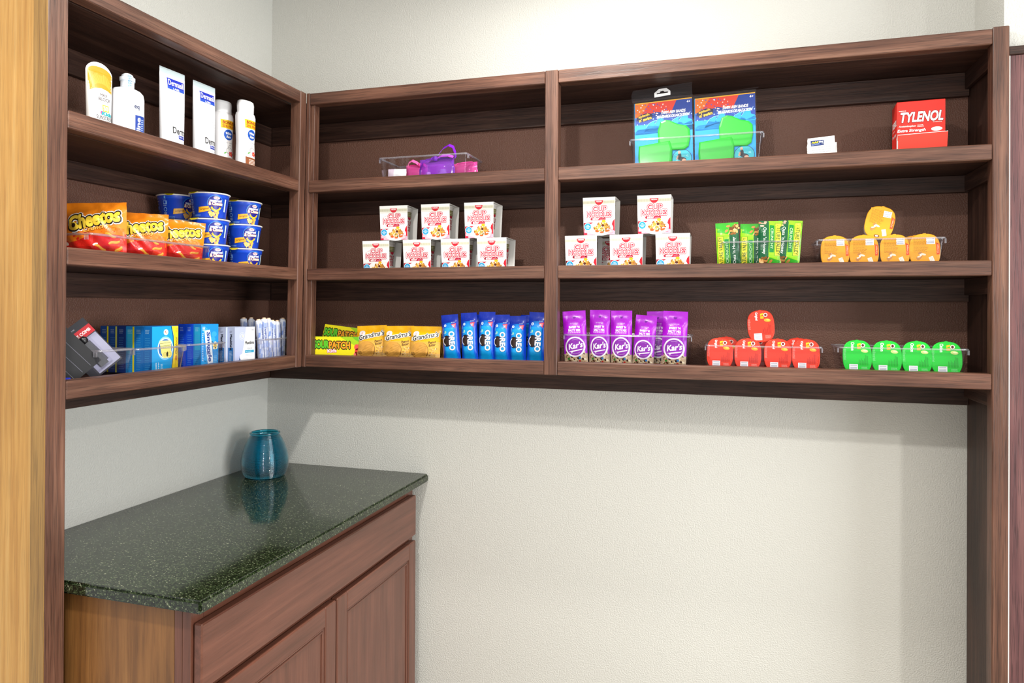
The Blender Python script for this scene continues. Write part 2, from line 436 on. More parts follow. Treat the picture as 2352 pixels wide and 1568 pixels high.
slab('top_board', .004, 2.2925, -Dr+BW+.0003, -.0005, 2.2335, 2.2525, W_DARK, uR)
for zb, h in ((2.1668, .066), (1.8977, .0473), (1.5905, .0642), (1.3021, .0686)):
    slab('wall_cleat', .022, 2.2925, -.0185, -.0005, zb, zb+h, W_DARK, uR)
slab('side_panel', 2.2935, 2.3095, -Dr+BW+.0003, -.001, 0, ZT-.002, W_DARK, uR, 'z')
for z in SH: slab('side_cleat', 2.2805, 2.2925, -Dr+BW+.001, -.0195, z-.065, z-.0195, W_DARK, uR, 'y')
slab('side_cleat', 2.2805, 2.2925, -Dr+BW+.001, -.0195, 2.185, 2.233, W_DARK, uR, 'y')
slab('caulk_line', 2.3144, 2.3164, -.240, -.228, 0, 2.2, CAULK, uR, 'z', 0)
# left unit (rails run to the leaning corner post)
XL = Dl-BW/2; L1, L2 = -1.1149, -1.1618
def railL(name, zt, zb):
    zc = (zt+zb)/2
    bar(name, (XL, L1+.0006, zc), (XL+dc(zc), -Dr-.0345, zc), BW, zt-zb, W_FRAME, uL)
railL('top_rail', ZT, 2.2333)
for zt, zb in LV: railL('front_rail', zt, zb)
bar('corner_post', (XL+dc(1.369)+.0008, -Dr-.0172, 1.3695), (XL+dc(ZT)+.0008, -Dr-.0172, ZT+.001), .033, BW, W_FRAME, uL, .002, (1, 0, 0))
bar('post', (XL, (L1+L2)/2, 0), (XL, (L1+L2)/2, 2.72), .0466, BW, W_FRAME, uL, .002, (1, 0, 0))
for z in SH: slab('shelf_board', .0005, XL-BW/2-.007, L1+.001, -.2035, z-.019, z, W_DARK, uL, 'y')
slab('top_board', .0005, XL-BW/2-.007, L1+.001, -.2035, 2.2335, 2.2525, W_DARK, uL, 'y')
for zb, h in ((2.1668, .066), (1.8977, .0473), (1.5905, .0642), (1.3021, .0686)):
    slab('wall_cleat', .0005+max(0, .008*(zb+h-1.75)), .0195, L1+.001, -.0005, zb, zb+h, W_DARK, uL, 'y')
slab('side_panel', -.05, XL-BW/2-.0005, L2+.002, L1-.002, 0, 2.72, W_SIDE, uL, 'z')

slab('edge_strip', .2712, .3083, -1.1634, -1.1620, 0, 2.72, W_STRIP, uL, 'z', 0)
# ------------------------------------------------------------------ base cabinet and worktop
wt = thing('granite_worktop', 'dark green speckled granite worktop on the base cabinet', 'worktop'); wt.location = (.32, -.55, .9598)
def worktop():
    bm = bmesh.new(); bmesh.ops.create_cube(bm, size=1)
    for v in bm.verts: v.co = Vector((.0015+(v.co.x+.5)*.6513, -1.1139+(v.co.y+.5)*1.1124, .9599+(v.co.z+.5)*.0273))
    ed = [e for e in bm.edges if not all(v.co.x < .01 for v in e.verts) and not all(v.co.y > -.01 for v in e.verts)]
    bmesh.ops.bevel(bm, geom=ed, offset=.005, segments=2, affect='EDGES')
    for v in bm.verts: v.co -= Vector(wt.location)
    me = bpy.data.meshes.new('slab'); bm.to_mesh(me); bm.free(); me.materials.append(GRANITE)
    o = bpy.data.objects.new('slab', me); link(o, wt)
worktop()
cb = thing('base_cabinet', 'reddish brown base cabinet with a drawer front and two framed doors', 'cabinet'); cb.location = (.3, -.55, 0)
FX = .612
slab('end_panel', .003, .570, -1.092, -1.078, 0, .9593, W_CABEND, cb, 'z')
slab('end_panel', .003, .590, -.055, -.04, 0, .9593, W_CAB, cb, 'z')
slab('back_panel', .003, .009, -1.0775, -.0555, .1, .958, W_CAB, cb, 'y')
slab('bottom_panel', .0095, .590, -1.0775, -.0555, .1, .118, W_CAB, cb, 'y')
def frame(n, y0, y1, z0, z1, al): slab(n, .5905, FX-.0005, y0, y1, z0, z1, W_CAB, cb, al)
frame('face_stile', -1.092, -1.056, 0, .9593, 'z'); frame('face_stile', -.093, -.04, 0, .9593, 'z')
slab('corner_stile', .5705, .590, -1.092, -1.078, 0, .9593, W_CAB, cb, 'z')
frame('face_rail', -1.0555, -.0935, .914, .9593, 'y'); frame('face_rail', -1.0555, -.0935, .75, .81, 'y'); frame('face_rail', -1.0555, -.0935, .1, .14, 'y')
frame('face_stile', -.585, -.55, .1405, .7495, 'z')
DX0, DX1 = FX+.0005, .634
dr = bar('drawer_front', (.6235, -1.087, .8602), (.6235, -.0595, .8602), .021, .1355, W_CAB, cb, .003)
def door(y0, y1):
    z0, z1 = .125, .774; s = .052
    fr = slab('door', DX0, DX1-.006, y0+s-.006, y1-s+.006, z0+s-.006, z1-s+.006, W_CAB, cb, 'z')
    def kid(n, *a):
        o = slab(n, *a); mw = o.matrix_basis.copy(); o.parent = fr
        o.matrix_basis = fr.matrix_basis.inverted() @ Matrix.Translation(-cb.location) @ mw
    kid('door_stile', DX0, DX1, y0, y0+s, z0, z1, W_CAB, None, 'z', .003); kid('door_stile', DX0, DX1, y1-s, y1, z0, z1, W_CAB, None, 'z', .003)
    kid('door_rail', DX0, DX1, y0+s, y1-s, z1-s, z1, W_CAB, None, 'y', .003); kid('door_rail', DX0, DX1, y0+s, y1-s, z0, z0+s, W_CAB, None, 'y', .003)
    for k, d in ((0, .0038), (1, .0015)):
        q = .0065*k
        for yy in (y0+s+q, y1-s-.0062-q): kid('bead', DX1-.0065, DX1-d-.001*k, yy, yy+.006, z0+s+q, z1-s-q, W_CAB, None, 'z', .0022)
        for zz in (z0+s+q, z1-s-.0062-q): kid('bead', DX1-.0065, DX1-d-.001*k, y0+s+q, y1-s-q, zz, zz+.006, W_CAB, None, 'y', .0022)
door(-1.087, -.5735); door(-.5665, -.0595)

# vase
vz = thing('glass_vase', 'ribbed teal blue glass vase on the granite worktop', 'vase')
def vase():
    pr = [(48, 0), (60, 1.5)]; o = []
    ctl = [(0, 62), (12, 70), (30, 76), (55, 77.5), (80, 74), (105, 66), (125, 57), (138, 49), (144, 45)]
    def rad(z):
        for (a, ra), (b, rb) in zip(ctl, ctl[1:]):
            if z <= b:
                k = (z-a)/(b-a); k = k*k*(3-2*k)*.4+k*.6; return ra+(rb-ra)*k
        return 45
    z = 2.0; RS = []
    q = random.Random(3)
    while z < 142:
        st = q.uniform(2.6, 4.4); RS += [(rad(z)-1.1, z), (rad(z+st*.3)+1.1, z+st*.3), (rad(z+st*.75)+1.1, z+st*.75)]; z += st
    RS = [(44, 0), (57, .6)]+RS
    b = MB(); b.lathe(RS+[(45.5, 143)], '0b6f9c', 64, cap1=False)
    b.lathe([(45.5, 143), (42, 141), (54, 118), (70, 80), (73, 45), (66, 12), (40, 6), (1, 6)], '0b6f9c', 64, cap0=False)
    b.build('body', VASE, vz)
    r = MB(); r.lathe([(45.6, 143), (49, 144), (50.2, 147), (49.5, 150), (46.5, 151.5), (44, 150), (43.2, 147), (44, 144), (45.6, 143)], '0b6f9c', 64, cap0=False, cap1=False)
    r.build('rim', VASE, vz)
vase(); place(vz, .13, -.197, .9873)
#PRODUCTS
# ------------------------------------------------------------------ product shapes
def smoothstep(a, b, x):
    k = max(0, min(1, (x-a)/(b-a))); return k*k*(3-2*k)
class Pouch:
    """pillow pack: front surface f(u, v, h), u in -w/2..w/2, v in 0..H"""
    def __init__(s, w, H, t, seal=8, pinch=.06, seed=1, wr=.7, bottom=True):
        s.w, s.H, s.t, s.seal, s.pinch, s.bottom = w, H, t, seal, pinch, bottom
        q = random.Random(seed)
        s.ph = [(q.uniform(.03, .12), q.uniform(.03, .12), q.uniform(0, 6), q.uniform(.3, 1)*wr) for _ in range(4)]
    def B(s, u, v):
        a = max(0, 1-abs(2*u/s.w)**2.6)**.62
        k0 = smoothstep(s.seal if s.bottom else -12, s.H*.26, v); k1 = 1-smoothstep(s.H*.7, s.H-s.seal, v)
        return a*(k0 if s.bottom else max(k0, .35))*k1
    def pt(s, u, v, h, sg):
        b = s.B(u, v); uu = u*(1-s.pinch*smoothstep(0, 1, b*1.0)*(abs(2*u/s.w)**2))
        wn = sum(a*math.sin(u*fx*2+v*fy*2+p) for fx, fy, p, a in s.ph)
        edge = 1 if (v < s.seal or v > s.H-s.seal) else .45+.55*(1-b)
        return (uu, -sg*(s.t/2*b+.5)-(h if sg > 0 else -h)+wn*edge*.8, v)
    def f(s, u, v, h): return s.pt(u, v, h, 1)
    def body(s, cf, nu=12, nv=18, back=None):
        m = MB(); w, H = s.w, s.H
        m.grid(nu, nv, lambda a, b: s.pt((a-.5)*w, b*H, 0, 1), cf)
        m.grid(nu, nv, lambda a, b: s.pt((a-.5)*w, b*H, 0, -1), back or cf, True)
        for a in (0, 1): m.grid(1, nv, lambda i, b: s.pt((a-.5)*w, b*H, 0, 1 if i < .5 else -1), cf, a == 1, False)
        for b in (0, 1): m.grid(nu, 1, lambda a, j: s.pt((a-.5)*w, b*H, 0, 1 if j < .5 else -1), (lambda a, j: cf(a, b*.98+.01)) if callable(cf) else cf, b == 0, False)
        return m
class Loft:
    """upright bottle or tube; rings of (z, half width, half depth, exponent)"""
    def __init__(s, rs): s.rs = rs
    def at(s, z):
        R = s.rs
        if z <= R[0][0]: return R[0][1:]
        for p, q in zip(R, R[1:]):
            if z <= q[0]:
                k = (z-p[0])/max(1e-6, q[0]-p[0]); return tuple(a+(b-a)*k for a, b in zip(p[1:], q[1:]))
        return R[-1][1:]
    def loop(s, z, a, b, e, n=40):
        P = []
        for i in range(n):
            t = 2*math.pi*i/n; c, sn = math.cos(t), math.sin(t)
            P.append((a*math.copysign(abs(c)**(2/e), c), b*math.copysign(abs(sn)**(2/e), sn), z))
        return P
    def mesh(s, c, m=None):
        m = m or MB(); return m.rings([s.loop(*r) for r in s.rs], c)
    def f(s, u, v, h):
        a, b, e = s.at(v); k = min(.999, abs(u)/a); return (u, -b*(1-k**e)**(1/e)-h, v)
def cone_f(r0, r1, H, a0=0):
    def f(u, v, h):
        r = r0+(r1-r0)*v/H+h; t = u/r1+a0; return (r*math.sin(t), -r*math.cos(t), v)
    return f

# ---- noodle cartons
def make_noodle():
    t = thing('noodle_carton', 'x', 'carton', 'beef noodle cup cartons')
    m = MB(); W, k = 'f3f2ef', 'e4e2dd'
    m.hexa([(-46.5, -40, 0), (46.5, -40, 0), (46.5, -39.2, 0), (-46.5, -39.2, 0), (-48.5, -47, 110), (48.5, -47, 110), (48.5, -46.2, 110), (-48.5, -46.2, 110)], W)
    m.hexa([(-46.5, 39.2, 0), (46.5, 39.2, 0), (46.5, 40, 0), (-46.5, 40, 0), (-48.5, 46.2, 110), (48.5, 46.2, 110), (48.5, 47, 110), (-48.5, 47, 110)], W)
    m.box(-46.5, 46.5, -39.1, 39.1, 0, .8, W); m.box(-48.5, 48.5, -46.1, 46.1, 109.4, 110.2, W)
    m.build('sleeve', PAPER, t)
    A = Art()
    f = lambda u, v, h: (u, -40-7*v/110-h, v)
    A.r(-48, 90, 48, 101, 'e6e4d4', 0)
    for i in range(46): A.r(-47+i*2.05, 92, -46.2+i*2.05, 99, 'a9a67c', 1)
    for i in range(60): A.r(-47+i*1.58, 87, -46.3+i*1.58, 88, 'b7b48f', 1)
    A.e(0, 101, 12.5, 13.5, 'd21f33', 2, 20, 180, 360); A.t('NISSIN', 0, 97.6, 17, 3.8, 'ffffff', 3, .02)
    A.t('CUP', 2, 76, 42, 16, 'fff4f4', 1, .03, out='c01a38', ow=.07)
    A.t('NOODLES', 0, 60, 74, 16, 'fff4f4', 1, .03, out='c01a38', ow=.075)
    A.t('CUP', 2, 76, 40, 14, 'd8405a', 3, -.008); A.t('NOODLES', 0, 60, 71.5, 14, 'd8405a', 3, -.008)
    A.t('The Original', -30, 75, 17, 3.6, 'd98a96', 1, 0, .3, 28)
    A.r(-45, 38.5, 45, 39, 'd8d5bc', 1)
    A.e(-22, 46.2, 3.8, 3.8, 'c01f3f', 1); A.r(-22, 42.4, 16, 50, 'c01f3f', 1); A.e(16, 46.2, 3.8, 3.8, 'c01f3f', 1)
    A.t('BEEF', -10, 46.2, 19, 5, 'fff4f4', 2, .03); A.t('FLAVOR', 10, 45.4, 13, 2.6, 'f6c9d2', 2)
    A.p([(-46.5, 36), (-10, 37), (22, 41), (10, 35), (-46.5, 20)], 'bd1537', 1); A.r(-46.5, 0, 46.5, 22, 'f6a8bd', 0); A.r(-46.5, 0, -44, 36, 'bd1537', 1)
    A.p([(46.5, 46), (40, 38), (36, 24), (40, 14), (46.5, 10)], 'd0142c', 1)
    A.e(5, 19, 37, 22, 'fbf6f3', 2, 28); A.e(5, 9, 36, 9, 'f2dbe0', 3)
    q = random.Random(5)
    for i in range(46):
        a = q.uniform(0, 6.28); r = q.random()**.5; x, y = 8+24*r*math.cos(a), 22+13*r*math.sin(a)
        A.e(x, y, q.uniform(2, 6), q.uniform(1.4, 3), q.choice(['d88a2c', 'e8b04a', 'b5641f', 'f0c860', '8a4a1c', 'c9561f', '7a7a2a']), 4+i % 3, 9, rot=q.uniform(0, 180))
    for i in range(16):
        a = R_(i*22+10); A.stroke([(11+5*math.cos(a), 26+4*math.sin(a)), (12+15*math.cos(a), 27+11*math.sin(a)-1)], 1.5, q.choice(['f4c95a', 'e0a23c', 'f7d67c']), 7)
    A.e(11, 27, 4.2, 3.8, '5e2a16', 8); A.e(14, 39, 6, 4, 'f6bd1c', 7); A.e(-6, 10, 6, 3, 'd9601f', 7); A.e(8, 7, 6, 2.6, 'd9601f', 7); A.e(25, 11, 7, 2.8, 'd9601f', 7, rot=20)
    A.e(-34, 24, 11.5, 11.5, 'dff3fb', 7); A.e(-34, 24, 10, 10, '1f9fd6', 8)
    for s_, y in (('NO', 28.5), ('ADDED', 24.3), ('MSG', 20)): A.t(s_, -34, y, None, 3, 'eaf7fd', 9, .02)
    A.micro(-45, 2, -24, 14, 4, 'fbdfe6', 3, 3); A.micro(26, 3, 44, 15, 4, 'd0506c', 3, 4); A.r(-46.5, 0, -36, 6, 'c51a3a', 4)
    mm = MB(); mm.art(A, f, step=.07); mm.build('front_print', PAPER, t)
    c = MB(); c.lathe([(32, 2), (33, 3), (39.5, 76), (39.8, 76.1), (41.2, 93), (41.3, 93.2), (42.2, 104), (43.6, 104.5), (43.6, 107.5), (41, 108.2)], ['e9e8e4', 'e9e8e4', 'e9e8e4', '8d8b5a', '8d8b5a', 'e9e8e4', 'e9e8e4', 'f2f1ee', 'f2f1ee'], 36)
    cup = c.build('foam_cup', PLAST, t)
    B = Art()
    for k in range(2):
        B.t('CUP', -65+k*126, 56, 36, 15, 'b5233c', 0, .03); B.t('NOODLES', -65+k*126, 38, 62, 15, 'b5233c', 0, .03); B.e(-65+k*126, 76, 11, 9, 'b5233c', 0, 14, 180, 360)
    B.r(-120, 82, 120, 84, 'd9d7c0', 0); B.r(-120, 87, 120, 88.5, 'd9d7c0', 0)
    b = MB(); b.art(B, cone_f(33, 42, 104), (4, 0)); b.build('cup_print', PLAST, cup)
    l = MB(); l.lathe([(30, 110.3), (30, 111.4), (26, 112)], 'cfcfd2', 24); l.build('cup_lid', PLAST, t)
    return t
nd = make_noodle(); used = [0]
def inst(proto, label, *pl, scale=None):
    o = proto if not proto.get('used') else dup(proto)
    proto['used'] = 1; o['label'] = label
    if o is not proto and 'used' in o: del o['used']
    place(o, *pl)
    if scale: o.scale = scale
    return o
yN = -.152
for i, (x, lb) in enumerate([(.547, 'at the left end of the bottom row'), (.694, 'second from left in the bottom row'), (.825, 'third from left in the bottom row'), (.949, 'at the right end of the bottom row')]):
    inst(nd, 'white beef noodle carton %s of the seven-carton pile' % lb, x, yN+(.004, 0, .003, -.002)[i], SH[1], (0, 1, 0, -1)[i])
for i, (x, lb) in enumerate([(.609, 'left'), (.756, 'middle'), (.904, 'right')]):
    inst(nd, 'white beef noodle carton, the %s one on top of the seven-carton pile' % lb, x, yN+.001, SH[1]+.1122, (3, 2, 0)[i], 0, (0, 0, .2)[i])
for i, (x, lb) in enumerate([(1.229, 'nearest the divider post'), (1.363, 'in the middle'), (1.496, 'nearest the green granola bars')]):
    inst(nd, 'white beef noodle carton %s, bottom row of the five-carton pile' % lb, x, yN, SH[1], (-1, 0, 0)[i])
for i, (x, lb) in enumerate([(1.283, 'left'), (1.443, 'right')]):
    inst(nd, 'white beef noodle carton, the %s one on top of the five-carton pile' % lb, x, yN, SH[1]+.1122, (-1, 0)[i])
inst(nd, 'white noodle carton in the gap behind the five-carton pile', 1.296, -.0475, SH[1], 0)

# ---- clear bins
def rrect(w, d, r, z, n=5):
    P = []
    for cx, cy, a0 in ((w/2-r, d/2-r, 0), (-w/2+r, d/2-r, 90), (-w/2+r, -d/2+r, 180), (w/2-r, -d/2+r, 270)):
        for i in range(n): a = R_(a0+90*i/(n-1)); P.append((cx+r*math.cos(a), cy+r*math.sin(a), z))
    return P
def make_bin(label, w, d, h, x, y, z, rz=0, group='clear acrylic bins on the shelves'):
    t = thing('acrylic_bin', label, 'bin', group); tp = 9; th = 2.2
    m = MB(); r = 9
    m.rings([rrect(w-2*tp, d-2*tp, r, 0), rrect(w-2, d-2, r, h-5.01)], 'eeeeee', True, False)
    m.rings([rrect(w-2-2*th, d-2-2*th, r-2, h-5.01), rrect(w-2*tp-2*th, d-2*tp-2*th, r-2, th)], 'eeeeee', False, True)
    m.build('body', ACRYL, t)
    k = MB(); k.rings([rrect(w-2, d-2, r, h-5), rrect(w+3, d+3, r, h-4), rrect(w+3, d+3, r, h-.5), rrect(w+1, d+1, r, h), rrect(w-2-2*th, d-2-2*th, r-2, h), rrect(w-2-2*th, d-2-2*th, r-2, h-5), rrect(w-2, d-2, r, h-5)], 'eeeeee', False, False)
    rim = k.build('rim', ACRIM, t)
    for sx in (-1, 1):
        g = MB(); g.box(sx*(w/2+1.2)-1.6, sx*(w/2+1.2)+1.6, -d/2+6, -d/2+16, h-16, h-4.2, 'eeeeee'); g.build('side_tab', ACRIM, rim)
    return place(t, x, y, z, rz)

# ---- snack tubs lying on edge, foil lid to the front
def make_tub(name, label, c, dark, group, style):
    t = thing(name, label, 'snack tub', group)
    def shp(sx, sz, y, n=36):
        P = []
        for i in range(n):
            a = 2*math.pi*i/n; cc, ss = math.cos(a), math.sin(a); e = 2.7
            x = 36*sx*math.copysign(abs(cc)**(2/e), cc); z = 45*sz*math.copysign(abs(ss)**(2/(e+.2)), ss)
            P.append((x, y, 45+z))
        return P
    b = MB(); b.rings([shp(.93, .93, -16), shp(.9, .9, 8), shp(.8, .82, 17), shp(.7, .72, 19)], 'e9dfd2' if style == 'o' else mix(c, 'ffffff', .12)); b.build('tub', PLAST, t)
    l = MB(); l.rings([shp(.985, .985, -16.2), shp(1, 1, -16.8), shp(1, 1, -18), shp(.97, .97, -18.6)], c); lid = l.build('foil_lid', FOIL, t)
    A = Art(); q = random.Random(4)
    if style == 'o':
        A.r(-29, 50, -4, 82, mix(c, '7a4a00', .0), 0)
        A.micro(-26, 40, 8, 80, 13, 'b07210', 1, 5, .35); A.barcode(4, 62, 24, 79, 1)
        A.p([(26, 66), (34, 62), (34, 34), (27, 33)], 'e8541a', 1); A.t('Crisps', 30.4, 49, 22, 4.5, 'ffd9b0', 2, .01, 0, 90)
        for i in range(9):
            A.e(-10+q.uniform(-9, 7), 30+q.uniform(-10, 8), q.uniform(3, 7), q.uniform(1.6, 3), q.choice(['f6e9d0', 'e8c48a', 'c98a4a', 'fdf6ea']), 1+i % 3, 9, rot=q.uniform(0, 180))
        A.p([(8, 26), (18, 30), (24, 12), (14, 9)], 'fbf3e4', 1)
        for i in range(4): A.stroke([(11, 24-i*3.6), (19, 27-i*3.6)], .8, 'd8b890', 2)
        A.e(0, 7, 7, 4, '7a3b12', 2); A.e(0, 7, 4, 2.4, 'fdf6ea', 3)
    else:
        A.t('Original' if style == 'r' else 'Onion', -11, 73, 22, 8, 'ffffff', 1, .03, 0, -90)
        A.p([(0, 74), (9, 78), (9, 82), (0, 80)], 'f4c81e', 1); A.p([(0, 66), (9, 66), (9, 74), (0, 73)], 'e9b913', 1)
        A.ring(14, 76, 3.2, 5.4, 'fff6ef', 2, 18); A.e(14, 76, 3.2, 4, '7e1d14' if style == 'r' else '5b1c12', 2)
        A.e(18, 61, 9, 4.6, 'ffb02e' if style == 'r' else 'd8f08a', 1, 16, rot=-8); A.e(20, 62, 5, 2.6, 'ffd35c' if style == 'r' else 'f4ffc0', 2, rot=-8)
        for i in range(9): A.r(4+i*2.6, 22, 4.9+i*2.6, 22+q.uniform(12, 30), dark, 1)
        A.micro(-34, 36, -27, 66, 12, mix(c, 'ffffff', .55), 1, 8, .4)
        A.barcode(-20, 6, 1, 25, 2)
        A.micro(10, 10, 26, 19, 4, mix(c, 'ffffff', .5), 1, 9)
    for i in range(14):
        a = R_(i*25.7); A.stroke([(31*math.cos(a), 45+40*math.sin(a)), (33.5*math.cos(a), 45+42.5*math.sin(a))], 1.2, mix(c, 'ffffff', .18), 1)
    m = MB(); m.art(A, flat(-18.6)); m.build('lid_print', FOIL, lid)
    g = MB(); g.rings([[(-5, -16.5, 88.5), (5, -16.5, 88.5), (4, -17.6, 90.6), (0, -17.9, 91.4), (-4, -17.6, 90.6)], [(-5, -17.6, 88.5), (5, -17.6, 88.5), (4, -18.4, 90.6), (0, -18.6, 91.4), (-4, -18.4, 90.6)]], mix(c, 'ffffff', .1)); g.build('pull_tab', FOIL, lid)
    return t
def tubs(proto, noun, xs, z, yf, order, tilt, top=None, backs=(), topz=.083):
    for i, x in enumerate(xs):
        inst(proto, '%s in the front row of its bin, %s' % (noun, order[i]), x, yf, z+.0035, (0, -2, 2, -3)[i], tilt+(-1, 1, 0, -1)[i])
    for i, (x, s) in enumerate(backs):
        inst(proto, '%s standing behind the front row, %s' % (noun, s), x, yf+.058, z+.0045, 0, tilt)
    if top: inst(proto, '%s perched on top of the others' % noun, top[0], yf+top[3], z+topz, 0, top[1], top[2])
ORD = ('at the left end', 'second from the left', 'third from the left', 'at the right end')
TO = make_tub('snack_tub', 'x', 'f7a823', 'd27c0c', 'orange lidded snack tubs', 'o')
tubs(TO, 'orange lidded snack tub', (1.927, 1.999, 2.073, 2.145), SH[1], -.165, ORD, -7, (2.028, -9, 14, .012), ((1.945, 'left one'), (2.135, 'right one')))
TR = make_tub('snack_tub', 'x', 'ee3b22', 'b01a10', 'red lidded snack tubs', 'r')
tubs(TR, 'red lidded snack tub', (1.627, 1.703, 1.781, 1.855), SH[2], -.165, ORD, -6, (1.741, -6, -4, .012), ((1.645, 'left one'), (1.725, 'middle one'), (1.838, 'right one')))
TG = make_tub('snack_tub', 'x', '1fd03a', '0f8f22', 'green lidded snack tubs', 'g')
tubs(TG, 'green lidded snack tub', (1.983, 2.055, 2.126, 2.196), SH[2], -.165, ORD, -6)
make_bin('clear acrylic bin holding the orange lidded snack tubs', 306, 150, 84, 2.035, -.123, SH[1])
make_bin('clear acrylic bin holding the red lidded snack tubs', 304, 150, 76, 1.741, -.123, SH[2])
make_bin('clear acrylic bin holding the green lidded snack tubs', 306, 150, 78, 2.088, -.123, SH[2])

# ---- trail mix packs
def make_mix():
    t = thing('snack_pack', 'x', 'snack pack', 'purple trail mix packs'); P = Pouch(66, 168, 26, 9, .1, 3, .9, False)
    def cf(a, b): return 'b9a184' if b < .25 else ('a90fca' if b > .5 or a < .12 or a > .88 else '9f0dc0')
    P.body(cf).build('bag', FILM, t)
    A = Art(); A.r(-28, 8, 28, 44, 'c7ae8c', 0)
    q = random.Random(8)
    for i in range(70):
        x, y = q.uniform(-27, 27), q.uniform(6, 44)
        A.e(x, y, q.uniform(2.2, 4.6), q.uniform(1.8, 3.2), q.choice(['e2cfa6', 'cdb083', 'b08c5c', 'efe2c4', '8a6238', '3a2016', '5a3522']), 1+i % 4, 9, rot=q.uniform(0, 180))
    for i in range(9):
        A.e(q.uniform(-25, 25), q.uniform(8, 36), 3.6, 3.2, q.choice(['1f7fd0', 'e8b61c', 'c8281e', '2a8f2e', 'e0641a', '2f86d6']), 6, 12)
    A.r(-33, 44, 33, 48, '9f0dc0', 1)
    A.e(0, 58, 29.5, 31, 'f6f2f8', 7, 36); A.e(0, 58, 25, 26.5, '8c0cac', 8, 36); A.r(20, 66, 33, 92, '9f0dc0', 7)
    A.t("Kar's", 1, 62, 42, 17, 'fdf8ff', 9, .035, .25, 10)
    A.p([(-19, 44.5), (22, 51.5), (20, 48.5), (-7, 43), (-11, 38), (-11, 43)], 'fdf8ff', 9)
    for k in range(12): A.r(-13+k*2.2, 36.4+abs(k-5.5)*.45, -11.8+k*2.2, 37.8+abs(k-5.5)*.45, 'e3c6ef', 9)
    for k in range(9): A.r(-8+k*1.9, 79.5-abs(k-4)*.3, -7+k*1.9, 80.6-abs(k-4)*.3, 'e3c6ef', 9)
    A.t("SWEET 'N", 0, 118, 31, 6.4, 'fbeeff', 1, .05); A.t('SALTY MIX', 0, 108.5, 35, 6.4, 'fbeeff', 1, .05)
    A.t('GLUTEN FREE', 0, 130, 24, 2.6, 'f0d2fb', 1); A.micro(-20, 99, 20, 104, 2, 'e6bdf5', 1, 3)
    A.ring(0, 149, 4.4, 5, '7a0ba4', 1); A.e(0, 149, 4, 4, '6f0a98', 1)
    m = MB(); m.art(A, P.f, (4, 6), .1); m.build('front_print', FILM, t)
    return t
KM = make_mix()
for i, (x, y, rz, roll, sc, lb) in enumerate([(1.213, -.178, 4, -3.5, 1.0, 'at the left end of the bin'), (1.282, -.176, -2, 0, 1.02, 'second from left, upright'), (1.347, -.178, 2, 0, 1.01, 'third from left, standing apart'), (1.409, -.176, -4, 4, .93, 'lower, with its top edge slanting'), (1.452, -.142, 6, -1, 1.0, 'half hidden behind the right end pack'), (1.498, -.180, 0, 2, 1.005, 'at the right end of the bin')]):
    inst(KM, 'purple trail mix pack %s' % lb, x, y, SH[2]+.004, rz, -3, roll, scale=(1.06 if i in (0, 5) else .94, 1, .985*sc))
make_bin('clear acrylic bin holding the purple trail mix packs', 370, 150, 100, 1.363, -.123, SH[2])

# ---- cookie sleeves
def make_sleeve():
    t = thing('cookie_sleeve', 'x', 'cookie pack', 'blue cookie sleeves'); P = Pouch(55, 160, 30, 10, .1, 11, .7)
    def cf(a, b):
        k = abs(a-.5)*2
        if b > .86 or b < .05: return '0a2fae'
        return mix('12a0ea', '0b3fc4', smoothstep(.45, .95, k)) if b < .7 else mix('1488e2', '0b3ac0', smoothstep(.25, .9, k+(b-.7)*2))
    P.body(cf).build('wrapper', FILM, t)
    A = Art()
    A.e(-9, 72, 14.5, 19, '0d1a4a', 1, 28); A.e(-9.5, 72, 12.6, 17, '2a1c18', 2, 28); A.ring(-8, 72, 13.2, 16, 'f6fbff', 3, 20, 120, 245)
    for i in range(7): A.stroke([(-14+i*2.1, 60), (-11+i*2.1, 84)], .7, '4a3a34', 3)
    A.t('OREO', 7.5, 72, 62, 17, 'ffffff', 4, .04, 0, -90, '0c2468', .035)
    A.p([(6, 128), (22, 130), (20, 112)], 'e84a5f', 1); A.p([(9, 126), (19, 127), (18, 116)], 'f58a96', 2)
    A.t('Milk', 13, 121, 8, 3, 'ffffff', 3, 0, 0, -45)
    A.ring(-13, 124, 2.4, 4.4, 'd8ecfb', 1, 16); A.r(-16, 123.4, -10, 124.6, 'd8ecfb', 2)
    A.micro(6, 132, 22, 135, 1, 'f0f6ff', 1, 2); A.micro(-20, 108, -17.5, 120, 6, 'bfe2fa', 1, 4); A.e(-12, 102, 3, 4, '9fe3c0', 1); A.micro(-19, 96, -8, 100, 2, 'bfe2fa', 1, 6)
    m = MB(); m.art(A, P.f, (5, 8), .1); m.build('front_print', FILM, t)
    return t
OR = make_sleeve()
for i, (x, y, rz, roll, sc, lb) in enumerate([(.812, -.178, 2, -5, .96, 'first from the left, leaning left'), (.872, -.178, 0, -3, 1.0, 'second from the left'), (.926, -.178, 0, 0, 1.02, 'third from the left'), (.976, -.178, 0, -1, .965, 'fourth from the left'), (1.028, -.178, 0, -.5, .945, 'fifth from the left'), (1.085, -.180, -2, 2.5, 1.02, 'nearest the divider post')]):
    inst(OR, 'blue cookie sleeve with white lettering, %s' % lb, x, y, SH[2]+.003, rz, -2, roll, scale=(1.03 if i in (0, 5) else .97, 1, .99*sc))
for x, lb in ((.855, 'between the first and second'), (1.05, 'between the fifth and sixth')):
    inst(OR, 'blue cookie sleeve in the second row, showing %s front sleeves' % lb, x, -.125, SH[2]+.003, 0, -1, 0)

